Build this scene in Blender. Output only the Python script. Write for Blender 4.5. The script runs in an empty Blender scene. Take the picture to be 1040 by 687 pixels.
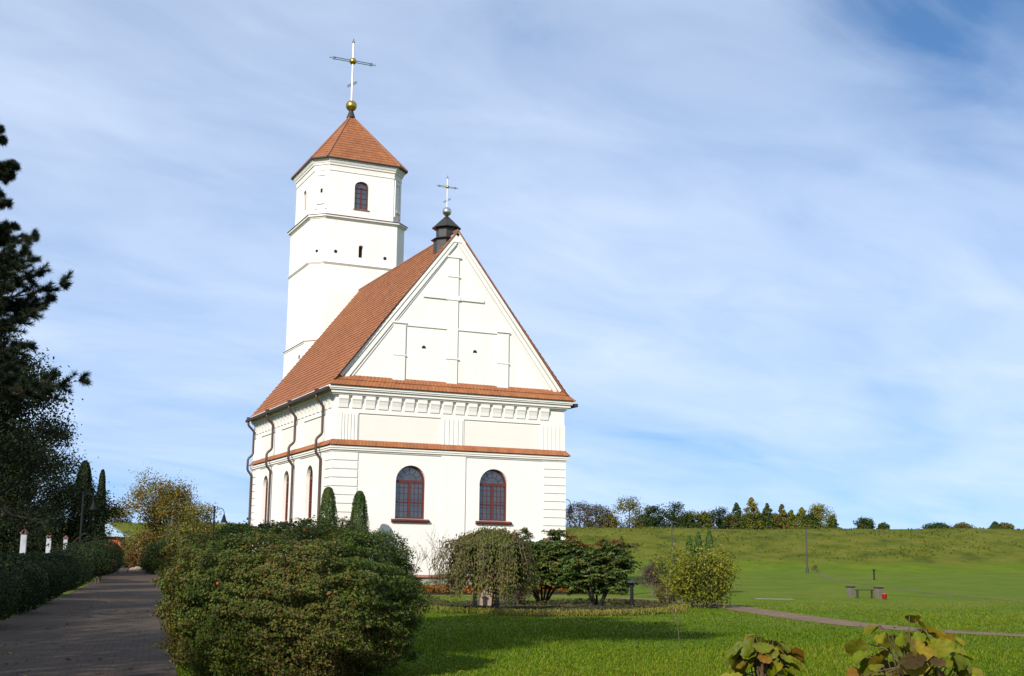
import bpy, bmesh, math, random
import numpy as np
from mathutils import Vector, Matrix
from mathutils.geometry import tessellate_polygon

S = bpy.context.scene
COL = S.collection
PI = math.pi

# ------------------------------------------------------------------ camera
CAM = Vector((-19.42187, -64.50753, 1.65))
YAW, PITCH, ROLL = 0.434511, 0.177425, 0.010806
R_ = Vector((math.cos(YAW), -math.sin(YAW), 0.0))       # level right of the view
F_ = Vector((math.sin(YAW), math.cos(YAW), 0.0))        # level forward of the view
_d = F_ * math.cos(PITCH) + Vector((0, 0, 1)) * math.sin(PITCH)
_u = -F_ * math.sin(PITCH) + Vector((0, 0, 1)) * math.cos(PITCH)
_r = R_ * math.cos(ROLL) + _u * math.sin(ROLL)
_u2 = -R_ * math.sin(ROLL) + _u * math.cos(ROLL)
cd = bpy.data.cameras.new('camera')
cam = bpy.data.objects.new('camera', cd)
COL.objects.link(cam)
cam.matrix_world = Matrix(((_r.x, _u2.x, -_d.x, CAM.x), (_r.y, _u2.y, -_d.y, CAM.y),
                           (_r.z, _u2.z, -_d.z, CAM.z), (0, 0, 0, 1)))
cd.sensor_width = 36.0
cd.lens = 36.0 * 1267.26 / 1040.0
cd.clip_start = 0.2
cd.clip_end = 5000
S.camera = cam

# ------------------------------------------------------------------ exposure, sun, sky
S.view_settings.view_transform = 'Standard'
S.view_settings.look = 'None'
S.view_settings.gamma = 1.0
S.view_settings.use_curve_mapping = False
S.view_settings.exposure = 0.50

SUN_EL = math.radians(29.0)
sun_travel = Vector((1.1, 1.0, -math.tan(SUN_EL) * math.hypot(1.1, 1.0))).normalized()
sl = bpy.data.lights.new('sun', 'SUN')
sl.energy = 4.6
sl.angle = math.radians(0.5)
sl.color = (1.0, 0.94, 0.85)
sun = bpy.data.objects.new('sun', sl)
COL.objects.link(sun)
sun.rotation_euler = sun_travel.to_track_quat('-Z', 'Y').to_euler()
sun.location = (-40, -60, 60)

W = bpy.data.worlds.new('World')
S.world = W
W.use_nodes = True
wn = W.node_tree
wn.nodes.clear()


def N(nt, typ, **kw):
    n = nt.nodes.new(typ)
    for k, v in kw.items():
        if hasattr(n, k):
            setattr(n, k, v)
        else:
            n.inputs[k].default_value = v
    return n


def LK(nt, a, b):
    nt.links.new(a, b)


def mathn(nt, op, a, b=None, c=None, clamp=False):
    n = nt.nodes.new('ShaderNodeMath')
    n.operation = op
    n.use_clamp = clamp
    for i, x in enumerate((a, b, c)):
        if x is None:
            continue
        if isinstance(x, (int, float)):
            n.inputs[i].default_value = x
        else:
            nt.links.new(x, n.inputs[i])
    return n.outputs[0]


def mixc(nt, fac, a, b):
    n = nt.nodes.new('ShaderNodeMix')
    n.data_type = 'RGBA'
    for sock, x in ((n.inputs[0], fac), (n.inputs[6], a), (n.inputs[7], b)):
        if isinstance(x, (int, float)):
            sock.default_value = x
        elif isinstance(x, (tuple, list)):
            sock.default_value = (*x[:3], 1)
        else:
            nt.links.new(x, sock)
    return n.outputs[2]


def ramp(nt, fac, stops):
    n = nt.nodes.new('ShaderNodeValToRGB')
    el = n.color_ramp.elements
    while len(el) < len(stops):
        el.new(0.5)
    for e, (p, c) in zip(el, stops):
        e.position = p
        e.color = (c, c, c, 1) if isinstance(c, (int, float)) else (*c, 1)
    nt.links.new(fac, n.inputs[0])
    return n.outputs[0]


sky = N(wn, 'ShaderNodeTexSky', sky_type='NISHITA', sun_disc=False)
sky.sun_elevation = SUN_EL
sky.sun_rotation = math.radians(227.7)
sky.air_density = 1.0
sky.dust_density = 0.2
sky.ozone_density = 1.6
tc = N(wn, 'ShaderNodeTexCoord')
sx = N(wn, 'ShaderNodeSeparateXYZ')
LK(wn, tc.outputs['Generated'], sx.inputs[0])
lift = N(wn, 'ShaderNodeVectorMath', operation='ADD')
LK(wn, tc.outputs['Generated'], lift.inputs[0]); lift.inputs[1].default_value = (0, 0, 0.22)
LK(wn, lift.outputs[0], sky.inputs['Vector'])
zz = mathn(wn, 'ADD', mathn(wn, 'MAXIMUM', sx.outputs[2], 0.0), 0.16)
# high thin cloud: directions projected on a level layer, streaks drawn out along one bearing
cxn = mathn(wn, 'DIVIDE', sx.outputs[0], zz)
cyn = mathn(wn, 'DIVIDE', sx.outputs[1], zz)
comb = N(wn, 'ShaderNodeCombineXYZ')
LK(wn, cxn, comb.inputs[0]); LK(wn, cyn, comb.inputs[1])
mp = N(wn, 'ShaderNodeMapping', vector_type='TEXTURE')
mp.inputs['Rotation'].default_value = (0, 0, math.radians(22))
mp.inputs['Scale'].default_value = (1.6, 0.7, 1)
LK(wn, comb.outputs[0], mp.inputs[0])
n1 = N(wn, 'ShaderNodeTexNoise', Scale=1.1, Detail=5.0, Roughness=0.5, Distortion=0.5)
LK(wn, mp.outputs[0], n1.inputs['Vector'])
mp2 = N(wn, 'ShaderNodeMapping', vector_type='TEXTURE')
mp2.inputs['Location'].default_value = (3.1, 1.7, 0)
mp2.inputs['Rotation'].default_value = (0, 0, math.radians(12))
mp2.inputs['Scale'].default_value = (1.5, 0.85, 1)
LK(wn, comb.outputs[0], mp2.inputs[0])
n2 = N(wn, 'ShaderNodeTexNoise', Scale=3.4, Detail=7.0, Roughness=0.55, Distortion=0.7)
LK(wn, mp2.outputs[0], n2.inputs['Vector'])
# the cloud layer thins out towards one part of the sky (high, to the right of the church)
clear_dir = (R_ * 0.42 + F_ * 0.80 + Vector((0, 0, 0.52))).normalized()
dp = N(wn, 'ShaderNodeVectorMath', operation='DOT_PRODUCT')
LK(wn, tc.outputs['Generated'], dp.inputs[0])
dp.inputs[1].default_value = clear_dir
clr = N(wn, 'ShaderNodeMapRange', interpolation_type='SMOOTHSTEP')
clr.inputs['From Min'].default_value = 0.962
clr.inputs['From Max'].default_value = 1.0
LK(wn, dp.outputs['Value'], clr.inputs['Value'])
cov = mathn(wn, 'ADD', mathn(wn, 'MULTIPLY', n1.outputs[0], 1.0), mathn(wn, 'MULTIPLY', n2.outputs[0], 0.50))
cov = mathn(wn, 'SUBTRACT', cov, mathn(wn, 'MULTIPLY', clr.outputs[0], 0.52))
cloud = ramp(wn, cov, [(0.28, 0.04), (0.55, 0.40), (1.0, 0.78)])
cl = cloud
skyc = N(wn, 'ShaderNodeMix', data_type='RGBA', blend_type='MULTIPLY')
skyc.inputs[0].default_value = 1.0
LK(wn, sky.outputs[0], skyc.inputs[6])
skyc.inputs[7].default_value = (0.66, 1.12, 1.45, 1)
mixed = mixc(wn, cl, skyc.outputs[2], (6.6, 7.55, 9.2))
bg = N(wn, 'ShaderNodeBackground', Strength=0.092)
LK(wn, mixed, bg.inputs[0])
wo = N(wn, 'ShaderNodeOutputWorld')
LK(wn, bg.outputs[0], wo.inputs[0])


# ------------------------------------------------------------------ helpers
def uv2w(u, v, z=0.0):
    p = CAM + R_ * u + F_ * v
    return Vector((p.x, p.y, z))


def sstep(a, b, x):
    t = np.clip((x - a) / (b - a), 0, 1)
    return t * t * (3 - 2 * t)


def terr(u, v):
    """ground height: level lawn, a gentle rise, then the old earth rampart"""
    u = np.asarray(u, float); v = np.asarray(v, float)
    z = 0.85 * sstep(62, 132, v)
    crest = 5.40 + 0.45 * sstep(20, 55, u) + 0.10 * np.sin(u * 0.11) + 0.07 * np.sin(u * 0.31 + 1)
    z = z + crest * sstep(132, 172, v + 1.3 * np.sin(u * 0.07)) * (1 - 0.55 * sstep(185, 260, v))
    return z


def terr_xy(x, y):
    d = Vector((x, y, 0)) - Vector((CAM.x, CAM.y, 0))
    return float(terr(d.dot(R_), d.dot(F_)))


def at(px, v, z=None):
    """ground point seen in column px of the photograph at depth v"""
    u = (px - 520) / 1267.26 * v
    return uv2w(u, v, float(terr(u, v)) if z is None else z)


class MB:
    def __init__(s):
        s.v = []; s.f = []; s.m = []; s.uv = {}

    def quad(s, a, b, c, d, mi=0, uv=None):
        i = len(s.v)
        s.v += [tuple(a), tuple(b), tuple(c), tuple(d)]
        s.f.append((i, i + 1, i + 2, i + 3)); s.m.append(mi)
        if uv: s.uv[len(s.f) - 1] = uv

    def tri(s, a, b, c, mi=0):
        i = len(s.v)
        s.v += [tuple(a), tuple(b), tuple(c)]
        s.f.append((i, i + 1, i + 2)); s.m.append(mi)

    def boxa(s, c, U, V, Wd, mi=0):
        """box: centre and three half-axis vectors"""
        c = Vector(c); U = Vector(U); V = Vector(V); Wd = Vector(Wd)
        if U.cross(V).dot(Wd) < 0: U = -U
        i = len(s.v)
        for k in range(8):
            s.v.append(tuple(c + U * (1 if k & 1 else -1) + V * (1 if k & 2 else -1) + Wd * (1 if k & 4 else -1)))
        for f in ((0, 2, 3, 1), (4, 5, 7, 6), (0, 1, 5, 4), (2, 6, 7, 3), (0, 4, 6, 2), (1, 3, 7, 5)):
            s.f.append(tuple(i + j for j in f)); s.m.append(mi)

    def box(s, x0, x1, y0, y1, z0, z1, mi=0):
        s.boxa(((x0 + x1) / 2, (y0 + y1) / 2, (z0 + z1) / 2), ((x1 - x0) / 2, 0, 0), (0, (y1 - y0) / 2, 0), (0, 0, (z1 - z0) / 2), mi)

    def prism(s, ring0, ring1, mi=0, cap0=True, cap1=True):
        n = len(ring0); i = len(s.v)
        s.v += [tuple(p) for p in ring0] + [tuple(p) for p in ring1]
        for k in range(n):
            l = (k + 1) % n
            s.f.append((i + k, i + l, i + n + l, i + n + k)); s.m.append(mi)
        if cap0: s.f.append(tuple(i + k for k in reversed(range(n)))); s.m.append(mi)
        if cap1: s.f.append(tuple(i + n + k for k in range(n))); s.m.append(mi)

    def tube(s, pts, rads, n=8, mi=0, cap=True):
        pts = [Vector(p) for p in pts]
        if isinstance(rads, (int, float)): rads = [rads] * len(pts)
        i0 = len(s.v); ref = None
        for k, p in enumerate(pts):
            a = pts[max(0, k - 1)]; b = pts[min(len(pts) - 1, k + 1)]
            t = (b - a).normalized()
            if ref is None:
                ref = Vector((1, 0, 0)) if abs(t.x) < 0.8 else Vector((0, 1, 0))
            e1 = (ref - t * ref.dot(t)).normalized(); ref = e1
            e2 = t.cross(e1)
            for j in range(n):
                an = 2 * PI * j / n
                s.v.append(tuple(p + (e1 * math.cos(an) + e2 * math.sin(an)) * rads[k]))
        for k in range(len(pts) - 1):
            for j in range(n):
                l = (j + 1) % n
                s.f.append((i0 + k * n + j, i0 + k * n + l, i0 + (k + 1) * n + l, i0 + (k + 1) * n + j)); s.m.append(mi)
        if cap:
            s.f.append(tuple(i0 + j for j in reversed(range(n)))); s.m.append(mi)
            e = i0 + (len(pts) - 1) * n
            s.f.append(tuple(e + j for j in range(n))); s.m.append(mi)

    def lathe(s, c, prof, n=16, mi=0):
        """prof: list of (radius, height) from bottom to top"""
        c = Vector(c); i0 = len(s.v)
        for r, h in prof:
            for j in range(n):
                a = 2 * PI * j / n
                s.v.append((c.x + r * math.cos(a), c.y + r * math.sin(a), c.z + h))
        for k in range(len(prof) - 1):
            for j in range(n):
                l = (j + 1) % n
                s.f.append((i0 + k * n + j, i0 + k * n + l, i0 + (k + 1) * n + l, i0 + (k + 1) * n + j)); s.m.append(mi)
        s.f.append(tuple(i0 + j for j in reversed(range(n)))); s.m.append(mi)
        e = i0 + (len(prof) - 1) * n
        s.f.append(tuple(e + j for j in range(n))); s.m.append(mi)

    def ball(s, c, r, n=20, mi=0):
        k = 10
        s.lathe(c, [(max(1e-3, r * math.sin(PI * i / k)), -r * math.cos(PI * i / k)) for i in range(k + 1)], n, mi)

    def face_wall(s, O, U, outline, holes=(), depth=0.2, mi=0, mir=None):
        """wall face in the plane O + u*U + z*Z, holes with reveals going 'depth' behind (U x Z points outwards)"""
        O = Vector(O); U = Vector(U); Z = Vector((0, 0, 1)); Nn = U.cross(Z)
        polys = [[Vector((a, b, 0)) for a, b in outline]] + [[Vector((a, b, 0)) for a, b in h] for h in holes]
        flat = [p for q in polys for p in q]
        i0 = len(s.v)
        s.v += [tuple(O + U * p.x + Z * p.y) for p in flat]
        for t in tessellate_polygon(polys):
            a, b, c = (flat[k] for k in t)
            if (b - a).cross(c - a).z < 0: t = (t[0], t[2], t[1])
            s.f.append(tuple(i0 + k for k in t)); s.m.append(mi)
        for h in holes:
            n = len(h)
            for k in range(n):
                a = O + U * h[k][0] + Z * h[k][1]; b = O + U * h[(k + 1) % n][0] + Z * h[(k + 1) % n][1]
                s.quad(a, b, b - Nn * depth, a - Nn * depth, mi if mir is None else mir)

    def build(s, name, mats, parent=None, smooth=False, bevel=0.0):
        me = bpy.data.meshes.new(name)
        me.from_pydata(s.v, [], s.f)
        if not isinstance(mats, (list, tuple)): mats = [mats]
        for m in mats: me.materials.append(m)
        if len(mats) > 1:
            me.polygons.foreach_set('material_index', s.m)
        if s.uv:
            ul = me.uv_layers.new(name='UVMap')
            for fi, uvs in s.uv.items():
                st = me.polygons[fi].loop_start
                for k, q in enumerate(uvs): ul.data[st + k].uv = q
        if smooth:
            me.polygons.foreach_set('use_smooth', [True] * len(me.polygons))
        me.update()
        o = bpy.data.objects.new(name, me)
        COL.objects.link(o)
        if parent: o.parent = parent
        if bevel:
            b = o.modifiers.new('bevel', 'BEVEL'); b.width = bevel; b.segments = 2; b.limit_method = 'ANGLE'
        return o


def tag(o, label=None, cat=None, group=None, kind=None):
    if label: o['label'] = label
    if cat: o['category'] = cat
    if group: o['group'] = group
    if kind: o['kind'] = kind
    return o


def thing(name, loc, label, cat, group=None):
    o = bpy.data.objects.new(name, None)
    COL.objects.link(o)
    o.location = loc
    o.empty_display_size = 0.3
    return tag(o, label, cat, group)


def copy_tree(o, loc, label=None, parent=None, rz=None, scale=None):
    c = o.copy(); COL.objects.link(c)
    if parent: c.parent = parent
    else:
        c.location = loc
        if rz is not None: c.rotation_euler = (0, 0, rz)
        if scale is not None: c.scale = scale
        if label: c['label'] = label
    for ch in [q for q in bpy.data.objects if q.parent == o]:
        copy_tree(ch, None, None, c)
    return c


# ------------------------------------------------------------------ materials
def newmat(name):
    m = bpy.data.materials.new(name); m.use_nodes = True
    nt = m.node_tree
    b = nt.nodes['Principled BSDF']
    return m, nt, b


def surf(name, col, rough=0.7, var=0.15, scale=3.0, bump=0.0, bscale=30.0, metal=0.0, col2=None, spec=0.4, dirt=None):
    m, nt, b = newmat(name)
    t = N(nt, 'ShaderNodeTexCoord')
    n = N(nt, 'ShaderNodeTexNoise', Scale=scale, Detail=6.0, Roughness=0.6)
    LK(nt, t.outputs['Object'], n.inputs['Vector'])
    c2 = col2 if col2 else tuple(x * (1 - var * 2) for x in col)
    f = ramp(nt, n.outputs[0], [(0.32, 0.0), (0.68, 1.0)])
    c = mixc(nt, f, c2, col)
    if dirt:
        nd = N(nt, 'ShaderNodeTexNoise', Scale=dirt[1], Detail=8.0, Roughness=0.7)
        LK(nt, t.outputs['Object'], nd.inputs['Vector'])
        fd = ramp(nt, nd.outputs[0], [(0.55, 0.0), (0.75, dirt[2])])
        c = mixc(nt, fd, c, dirt[0])
    LK(nt, c, b.inputs['Base Color'])
    b.inputs['Roughness'].default_value = rough
    b.inputs['Metallic'].default_value = metal
    b.inputs['Specular IOR Level'].default_value = spec
    if bump:
        nb = N(nt, 'ShaderNodeTexNoise', Scale=bscale, Detail=4.0)
        LK(nt, t.outputs['Object'], nb.inputs['Vector'])
        bp = N(nt, 'ShaderNodeBump', Strength=bump, Distance=0.02)
        LK(nt, nb.outputs[0], bp.inputs['Height'])
        LK(nt, bp.outputs[0], b.inputs['Normal'])
    return m


M_PLASTER = surf('white_plaster', (0.72, 0.69, 0.64), 0.9, 0.025, 0.5, 0.25, 14.0, spec=0.2, dirt=((0.57, 0.53, 0.46), 0.9, 0.35))

def streaks(m, col=(0.50, 0.47, 0.41), amount=0.30):
    nt = m.node_tree; b = nt.nodes['Principled BSDF']
    src = b.inputs['Base Color'].links[0].from_socket
    t = N(nt, 'ShaderNodeTexCoord'); mp = N(nt, 'ShaderNodeMapping'); mp.inputs['Scale'].default_value = (2.2, 2.2, 0.16)
    LK(nt, t.outputs['Object'], mp.inputs[0])
    n = N(nt, 'ShaderNodeTexNoise', Scale=1.0, Detail=6.0, Roughness=0.65); LK(nt, mp.outputs[0], n.inputs['Vector'])
    LK(nt, mixc(nt, ramp(nt, n.outputs[0], [(0.54, 0.0), (0.78, amount)]), src, col), b.inputs['Base Color'])


streaks(M_PLASTER)
M_PANEL = surf('cream_plaster', (0.69, 0.635, 0.575), 0.9, 0.02, 0.6, 0.2, 14.0, spec=0.2)
M_PLINTH = surf('plinth_render', (0.34, 0.30, 0.24), 0.9, 0.1, 2.0, 0.3, 20.0)
M_WOOD = surf('red_brown_paint', (0.105, 0.022, 0.018), 0.5, 0.12, 3.0, 0.1, 20)
M_DARKMETAL = surf('dark_sheet_metal', (0.055, 0.050, 0.045), 0.45, 0.15, 2.0, metal=0.5)
M_PIPE = surf('brown_pipe_paint', (0.062, 0.036, 0.030), 0.45, 0.1, 1.0)
M_GUTTER = surf('gutter_paint', (0.040, 0.028, 0.022), 0.6, 0.1, 1.0, spec=0.2)
M_GOLD = surf('weathered_gilding', (0.55, 0.36, 0.09), 0.32, 0.12, 4.0, metal=1.0)
M_STEEL = surf('polished_steel', (0.55, 0.56, 0.56), 0.3, 0.05, 4.0, metal=1.0)
M_PALESTEEL = surf('pale_painted_metal', (0.62, 0.58, 0.54), 0.4, 0.05, 4.0, metal=0.35)
M_BLUEMETAL = surf('verdigris_metal', (0.16, 0.22, 0.25), 0.4, 0.1, 4.0, metal=0.6)
M_BLACK = surf('black_paint', (0.012, 0.013, 0.014), 0.7, 0.1, 3.0, spec=0.1)
M_HOLE = surf('dark_void', (0.012, 0.011, 0.010), 0.9, 0.1)
M_CONC = surf('pale_concrete', (0.13, 0.115, 0.085), 0.85, 0.12, 4.0, 0.3, 25)
M_STONE = surf('beige_stone', (0.27, 0.19, 0.14), 0.85, 0.15, 5.0, 0.5, 18)
M_WHITEPOST = surf('white_post_paint', (0.36, 0.38, 0.41), 0.7, 0.05, 3.0)
M_BRICKCAP = surf('brick_cap', (0.12, 0.06, 0.045), 0.8, 0.15, 6.0, 0.3)
M_REDWALL = surf('red_timber_wall', (0.36, 0.075, 0.03), 0.7, 0.12, 2.0, 0.2)
M_TINROOF = surf('pale_blue_tin', (0.28, 0.36, 0.41), 0.5, 0.06, 2.0)
M_REDPLASTIC = surf('red_plastic', (0.50, 0.025, 0.02), 0.4, 0.05, 2.0)
M_BARK = surf('grey_brown_bark', (0.13, 0.10, 0.075), 0.9, 0.25, 9.0, 0.6, 30)
M_DARKBARK = surf('dark_bark', (0.035, 0.027, 0.020), 0.9, 0.25, 9.0, 0.6, 30)
M_PINEBARK = surf('pine_bark', (0.13, 0.075, 0.045), 0.9, 0.3, 5.0, 0.8, 16)
M_SOIL = surf('mulch_soil', (0.034, 0.023, 0.014), 0.95, 0.3, 5.0, 0.9, 18, dirt=((0.09, 0.075, 0.03), 2.2, 0.8))


def glass_mat():
    m, nt, b = newmat('window_glass')
    t = N(nt, 'ShaderNodeTexCoord')
    n = N(nt, 'ShaderNodeTexNoise', Scale=2.3, Detail=3.0)
    LK(nt, t.outputs['Object'], n.inputs['Vector'])
    LK(nt, mixc(nt, n.outputs[0], (0.008, 0.009, 0.010), (0.055, 0.058, 0.058)), b.inputs['Base Color'])
    b.inputs['Roughness'].default_value = 0.08
    b.inputs['Specular IOR Level'].default_value = 1.0
    b.inputs['IOR'].default_value = 1.6
    nb = N(nt, 'ShaderNodeTexNoise', Scale=1.6, Detail=1.0)
    LK(nt, t.outputs['Object'], nb.inputs['Vector'])
    bp = N(nt, 'ShaderNodeBump', Strength=0.12, Distance=0.05)
    LK(nt, nb.outputs[0], bp.inputs['Height']); LK(nt, bp.outputs[0], b.inputs['Normal'])
    return m


M_GLASS = glass_mat()


def tile_mat():
    m, nt, b = newmat('terracotta_tiles')
    t = N(nt, 'ShaderNodeTexCoord')
    br = N(nt, 'ShaderNodeTexBrick', Scale=1.0)
    br.offset = 0.5
    br.inputs['Brick Width'].default_value = 0.24
    br.inputs['Row Height'].default_value = 0.31
    br.inputs['Mortar Size'].default_value = 0.0
    br.inputs['Bias'].default_value = 0.0
    br.inputs['Color1'].default_value = (0.235, 0.083, 0.030, 1)
    br.inputs['Color2'].default_value = (0.305, 0.114, 0.043, 1)
    LK(nt, t.outputs['UV'], br.inputs['Vector'])
    n = N(nt, 'ShaderNodeTexNoise', Scale=0.55, Detail=7.0, Roughness=0.65)
    LK(nt, t.outputs['Object'], n.inputs['Vector'])
    c = mixc(nt, ramp(nt, n.outputs[0], [(0.42, 0.0), (0.74, 0.55)]), br.outputs[0], (0.17, 0.066, 0.034))
    n2 = N(nt, 'ShaderNodeTexNoise', Scale=9.0, Detail=4.0)
    LK(nt, t.outputs['Object'], n2.inputs['Vector'])
    c = mixc(nt, ramp(nt, n2.outputs[0], [(0.5, 0.0), (0.8, 0.22)]), c, (0.38, 0.17, 0.08))
    LK(nt, c, b.inputs['Base Color'])
    b.inputs['Roughness'].default_value = 0.75
    b.inputs['Specular IOR Level'].default_value = 0.3
    return m


M_TILE = tile_mat()
M_TILE2 = surf('worn_red_tiles', (0.28, 0.12, 0.07), 0.8, 0.18, 3.0, 0.2, 20)


def leaf_mat(name, trans=0.30, rough=0.55):
    m, nt, b = newmat(name)
    a = N(nt, 'ShaderNodeAttribute', attribute_name='tint')
    n = N(nt, 'ShaderNodeTexNoise', Scale=40.0, Detail=2.0)
    t = N(nt, 'ShaderNodeTexCoord'); LK(nt, t.outputs['Object'], n.inputs['Vector'])
    hs = N(nt, 'ShaderNodeHueSaturation')
    LK(nt, a.outputs['Color'], hs.inputs['Color'])
    LK(nt, mathn(nt, 'ADD', mathn(nt, 'MULTIPLY', n.outputs[0], 0.5), 0.75), hs.inputs['Value'])
    LK(nt, hs.outputs[0], b.inputs['Base Color'])
    b.inputs['Roughness'].default_value = rough
    b.inputs['Specular IOR Level'].default_value = 0.25
    b.inputs['Specular IOR Level'].default_value = 0.15
    tr = N(nt, 'ShaderNodeBsdfTranslucent'); LK(nt, hs.outputs[0], tr.inputs['Color'])
    mx = N(nt, 'ShaderNodeMixShader'); mx.inputs[0].default_value = trans
    LK(nt, b.outputs[0], mx.inputs[1]); LK(nt, tr.outputs[0], mx.inputs[2])
    LK(nt, mx.outputs[0], nt.nodes['Material Output'].inputs['Surface'])
    return m


M_LEAF = leaf_mat('leaves')
M_NEEDLE = leaf_mat('needles', 0.10, 0.6)
M_GRASS = leaf_mat('grass_blades', 0.35, 0.6)


# ------------------------------------------------------------------ foliage
def unit(a):
    return a / np.maximum(np.linalg.norm(a, axis=1, keepdims=True), 1e-9)


def wob(p, s=1.0, seed=0):
    """smooth pseudo-noise about -1..1 at the points p"""
    r = np.random.default_rng(seed)
    out = np.zeros(len(p))
    for k in range(7):
        w = r.normal(size=3); w *= s * (0.7 + 0.25 * k) / np.linalg.norm(w)
        out += np.sin(p @ w + r.uniform(0, 6.28)) / (1 + 0.25 * k)
    return out / 2.4


def leaf_obj(name, C, Nn, size, pal, mat, rng, parent=None, aspect=0.55, tint_noise=(1.0, 0), jitter=0.25, upbias=None, patch=0.6):
    """one mesh of diamond leaves at centres C facing about Nn; pal = [(rgb, weight)...]"""
    n = len(C)
    C = np.asarray(C, float); Nn = unit(np.asarray(Nn, float) + rng.normal(size=(n, 3)) * 0.55)
    t = rng.normal(size=(n, 3))
    if upbias is not None: t = t + np.asarray(upbias)
    a = unit(t - Nn * np.sum(t * Nn, axis=1, keepdims=True)); b = np.cross(Nn, a)
    L = (np.asarray(size) * rng.uniform(0.65, 1.35, n))[:, None]
    V = np.empty((n, 4, 3))
    V[:, 0] = C - a * L * 0.5
    V[:, 1] = C + b * L * aspect * 0.5 + Nn * L * 0.10 + a * L * 0.05
    V[:, 2] = C + a * L * 0.5
    V[:, 3] = C - b * L * aspect * 0.5 + Nn * L * 0.10 + a * L * 0.05
    w = np.cumsum([q[1] for q in pal], dtype=float); w /= w[-1]
    sel = np.clip(0.5 + 0.5 * patch * wob(C, tint_noise[0], tint_noise[1]) + (1 - patch * 0.5) * (rng.random(n) - 0.5), 0, 0.9999)
    # spread back to uniform ranks so that the weights hold
    sel = np.argsort(np.argsort(sel)) / n
    idx = np.searchsorted(w, sel, side='right').clip(0, len(pal) - 1)
    cols = np.array([q[0] for q in pal])[idx] * rng.uniform(1 - jitter, 1 + jitter, (n, 1)) * rng.uniform(0.9, 1.1, (n, 3))
    return quads_obj(name, V, cols, mat, parent)


def quads_obj(name, V, cols, mat, parent=None):
    n = len(V)
    me = bpy.data.meshes.new(name)
    me.vertices.add(n * 4); me.loops.add(n * 4); me.polygons.add(n)
    me.vertices.foreach_set('co', V.reshape(-1).astype(np.float32))
    me.loops.foreach_set('vertex_index', np.arange(n * 4, dtype=np.int32))
    me.polygons.foreach_set('loop_start', np.arange(0, n * 4, 4, dtype=np.int32))
    me.polygons.foreach_set('loop_total', np.full(n, 4, dtype=np.int32))
    me.update(calc_edges=True)
    at_ = me.attributes.new('tint', 'FLOAT_COLOR', 'POINT')
    c4 = np.ones((n, 4, 4)); c4[:, :, :3] = cols[:, None, :]
    at_.data.foreach_set('color', c4.reshape(-1).astype(np.float32))
    me.materials.append(mat)
    o = bpy.data.objects.new(name, me); COL.objects.link(o)
    if parent: o.parent = parent
    return o


def limbs(rng, base, height, r0, spread=0.5, levels=3, first=0.3, nkids=(4, 3, 3), up=0.35, curve=0.15, lean=(0, 0)):
    """recursive tapering limbs; returns list of (points, radii) and outer twig points (pos, dir)"""
    chains = []; tips = []

    def grow(p, d, length, r, lev):
        k = 5 if lev == 0 else 4
        pts = [p.copy()]; rr = [r]
        q = p.copy(); dd = d.copy()
        for i in range(k):
            dd = (dd + Vector(rng.normal(size=3)) * curve + Vector((0, 0, up * 0.25 if lev else 0))).normalized()
            q = q + dd * (length / k)
            pts.append(q.copy()); rr.append(r * (1 - 0.75 * (i + 1) / k) + 0.004)
        chains.append((pts, rr))
        if lev >= levels:
            for i in range(1, len(pts)): tips.append((pts[i], dd))
            return
        nk = nkids[min(lev, len(nkids) - 1)]
        for j in range(nk):
            f = first + (1 - first) * (j + rng.uniform(0.3, 0.9)) / nk if lev == 0 else rng.uniform(0.25, 0.95)
            i = min(int(f * k), k - 1); g = f * k - i
            sp = pts[i].lerp(pts[i + 1], g)
            an = j * 2.4 + rng.uniform(-0.5, 0.5)
            base_d = (pts[i + 1] - pts[i]).normalized()
            side = Vector((math.cos(an), math.sin(an), 0.1))
            side = (side - base_d * side.dot(base_d)).normalized()
            nd = (base_d * (1 - spread) + side * spread * 1.5 + Vector((0, 0, up * 0.5))).normalized()
            grow(sp, nd, length * rng.uniform(0.45, 0.68) * (1.15 - 0.35 * f), max(rr[i] * 0.6, 0.006), lev + 1)
        tips.append((pts[-1], dd))
    grow(Vector(base), Vector((lean[0], lean[1], 1)).normalized(), height, r0, 0)
    return chains, tips


def limb_mesh(chains, name, mat, parent, n=6):
    mb = MB()
    for pts, rr in chains:
        mb.tube(pts, rr, n if rr[0] > 0.03 else 4, cap=False)
    return mb.build(name, mat, parent, smooth=True)


def ellipsoid_crown(rng, n, c, rad, shell=0.35, zmin=-1.0, lump=0.12, lscale=2.0, power=2.0, seed=1):
    """leaf centres near the surface of a lumpy (super)ellipsoid, with outward normals"""
    d = unit(rng.normal(size=(n * 2, 3)))
    d = d[d[:, 2] > zmin][:n]
    k = (np.abs(d) ** power).sum(axis=1) ** (-1.0 / power)
    rr = k * (1 + lump * wob(d * 3.0, lscale, seed)) * (1 - shell * rng.random(len(d)) ** 1.7)
    P = d * rr[:, None] * np.asarray(rad) + np.asarray(c)
    nn = unit(d / np.asarray(rad))
    return P, nn


def clump_crown(rng, clumps, per, ls=0.25):
    """clumps: list of (centre, radius); returns leaf centres on fuzzy balls and normals"""
    P = []; Q = []
    for c, r in clumps:
        m = max(4, int(per * (r / ls) ** 2 * 0.25)) if ls else per
        d = unit(rng.normal(size=(m, 3)))
        rr = r * rng.random(m) ** 0.4
        P.append(np.asarray(c) + d * rr[:, None] * np.array([1, 1, 0.8])); Q.append(d + np.array([0, 0, 0.5]))
    return np.concatenate(P), np.concatenate(Q)


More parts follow.
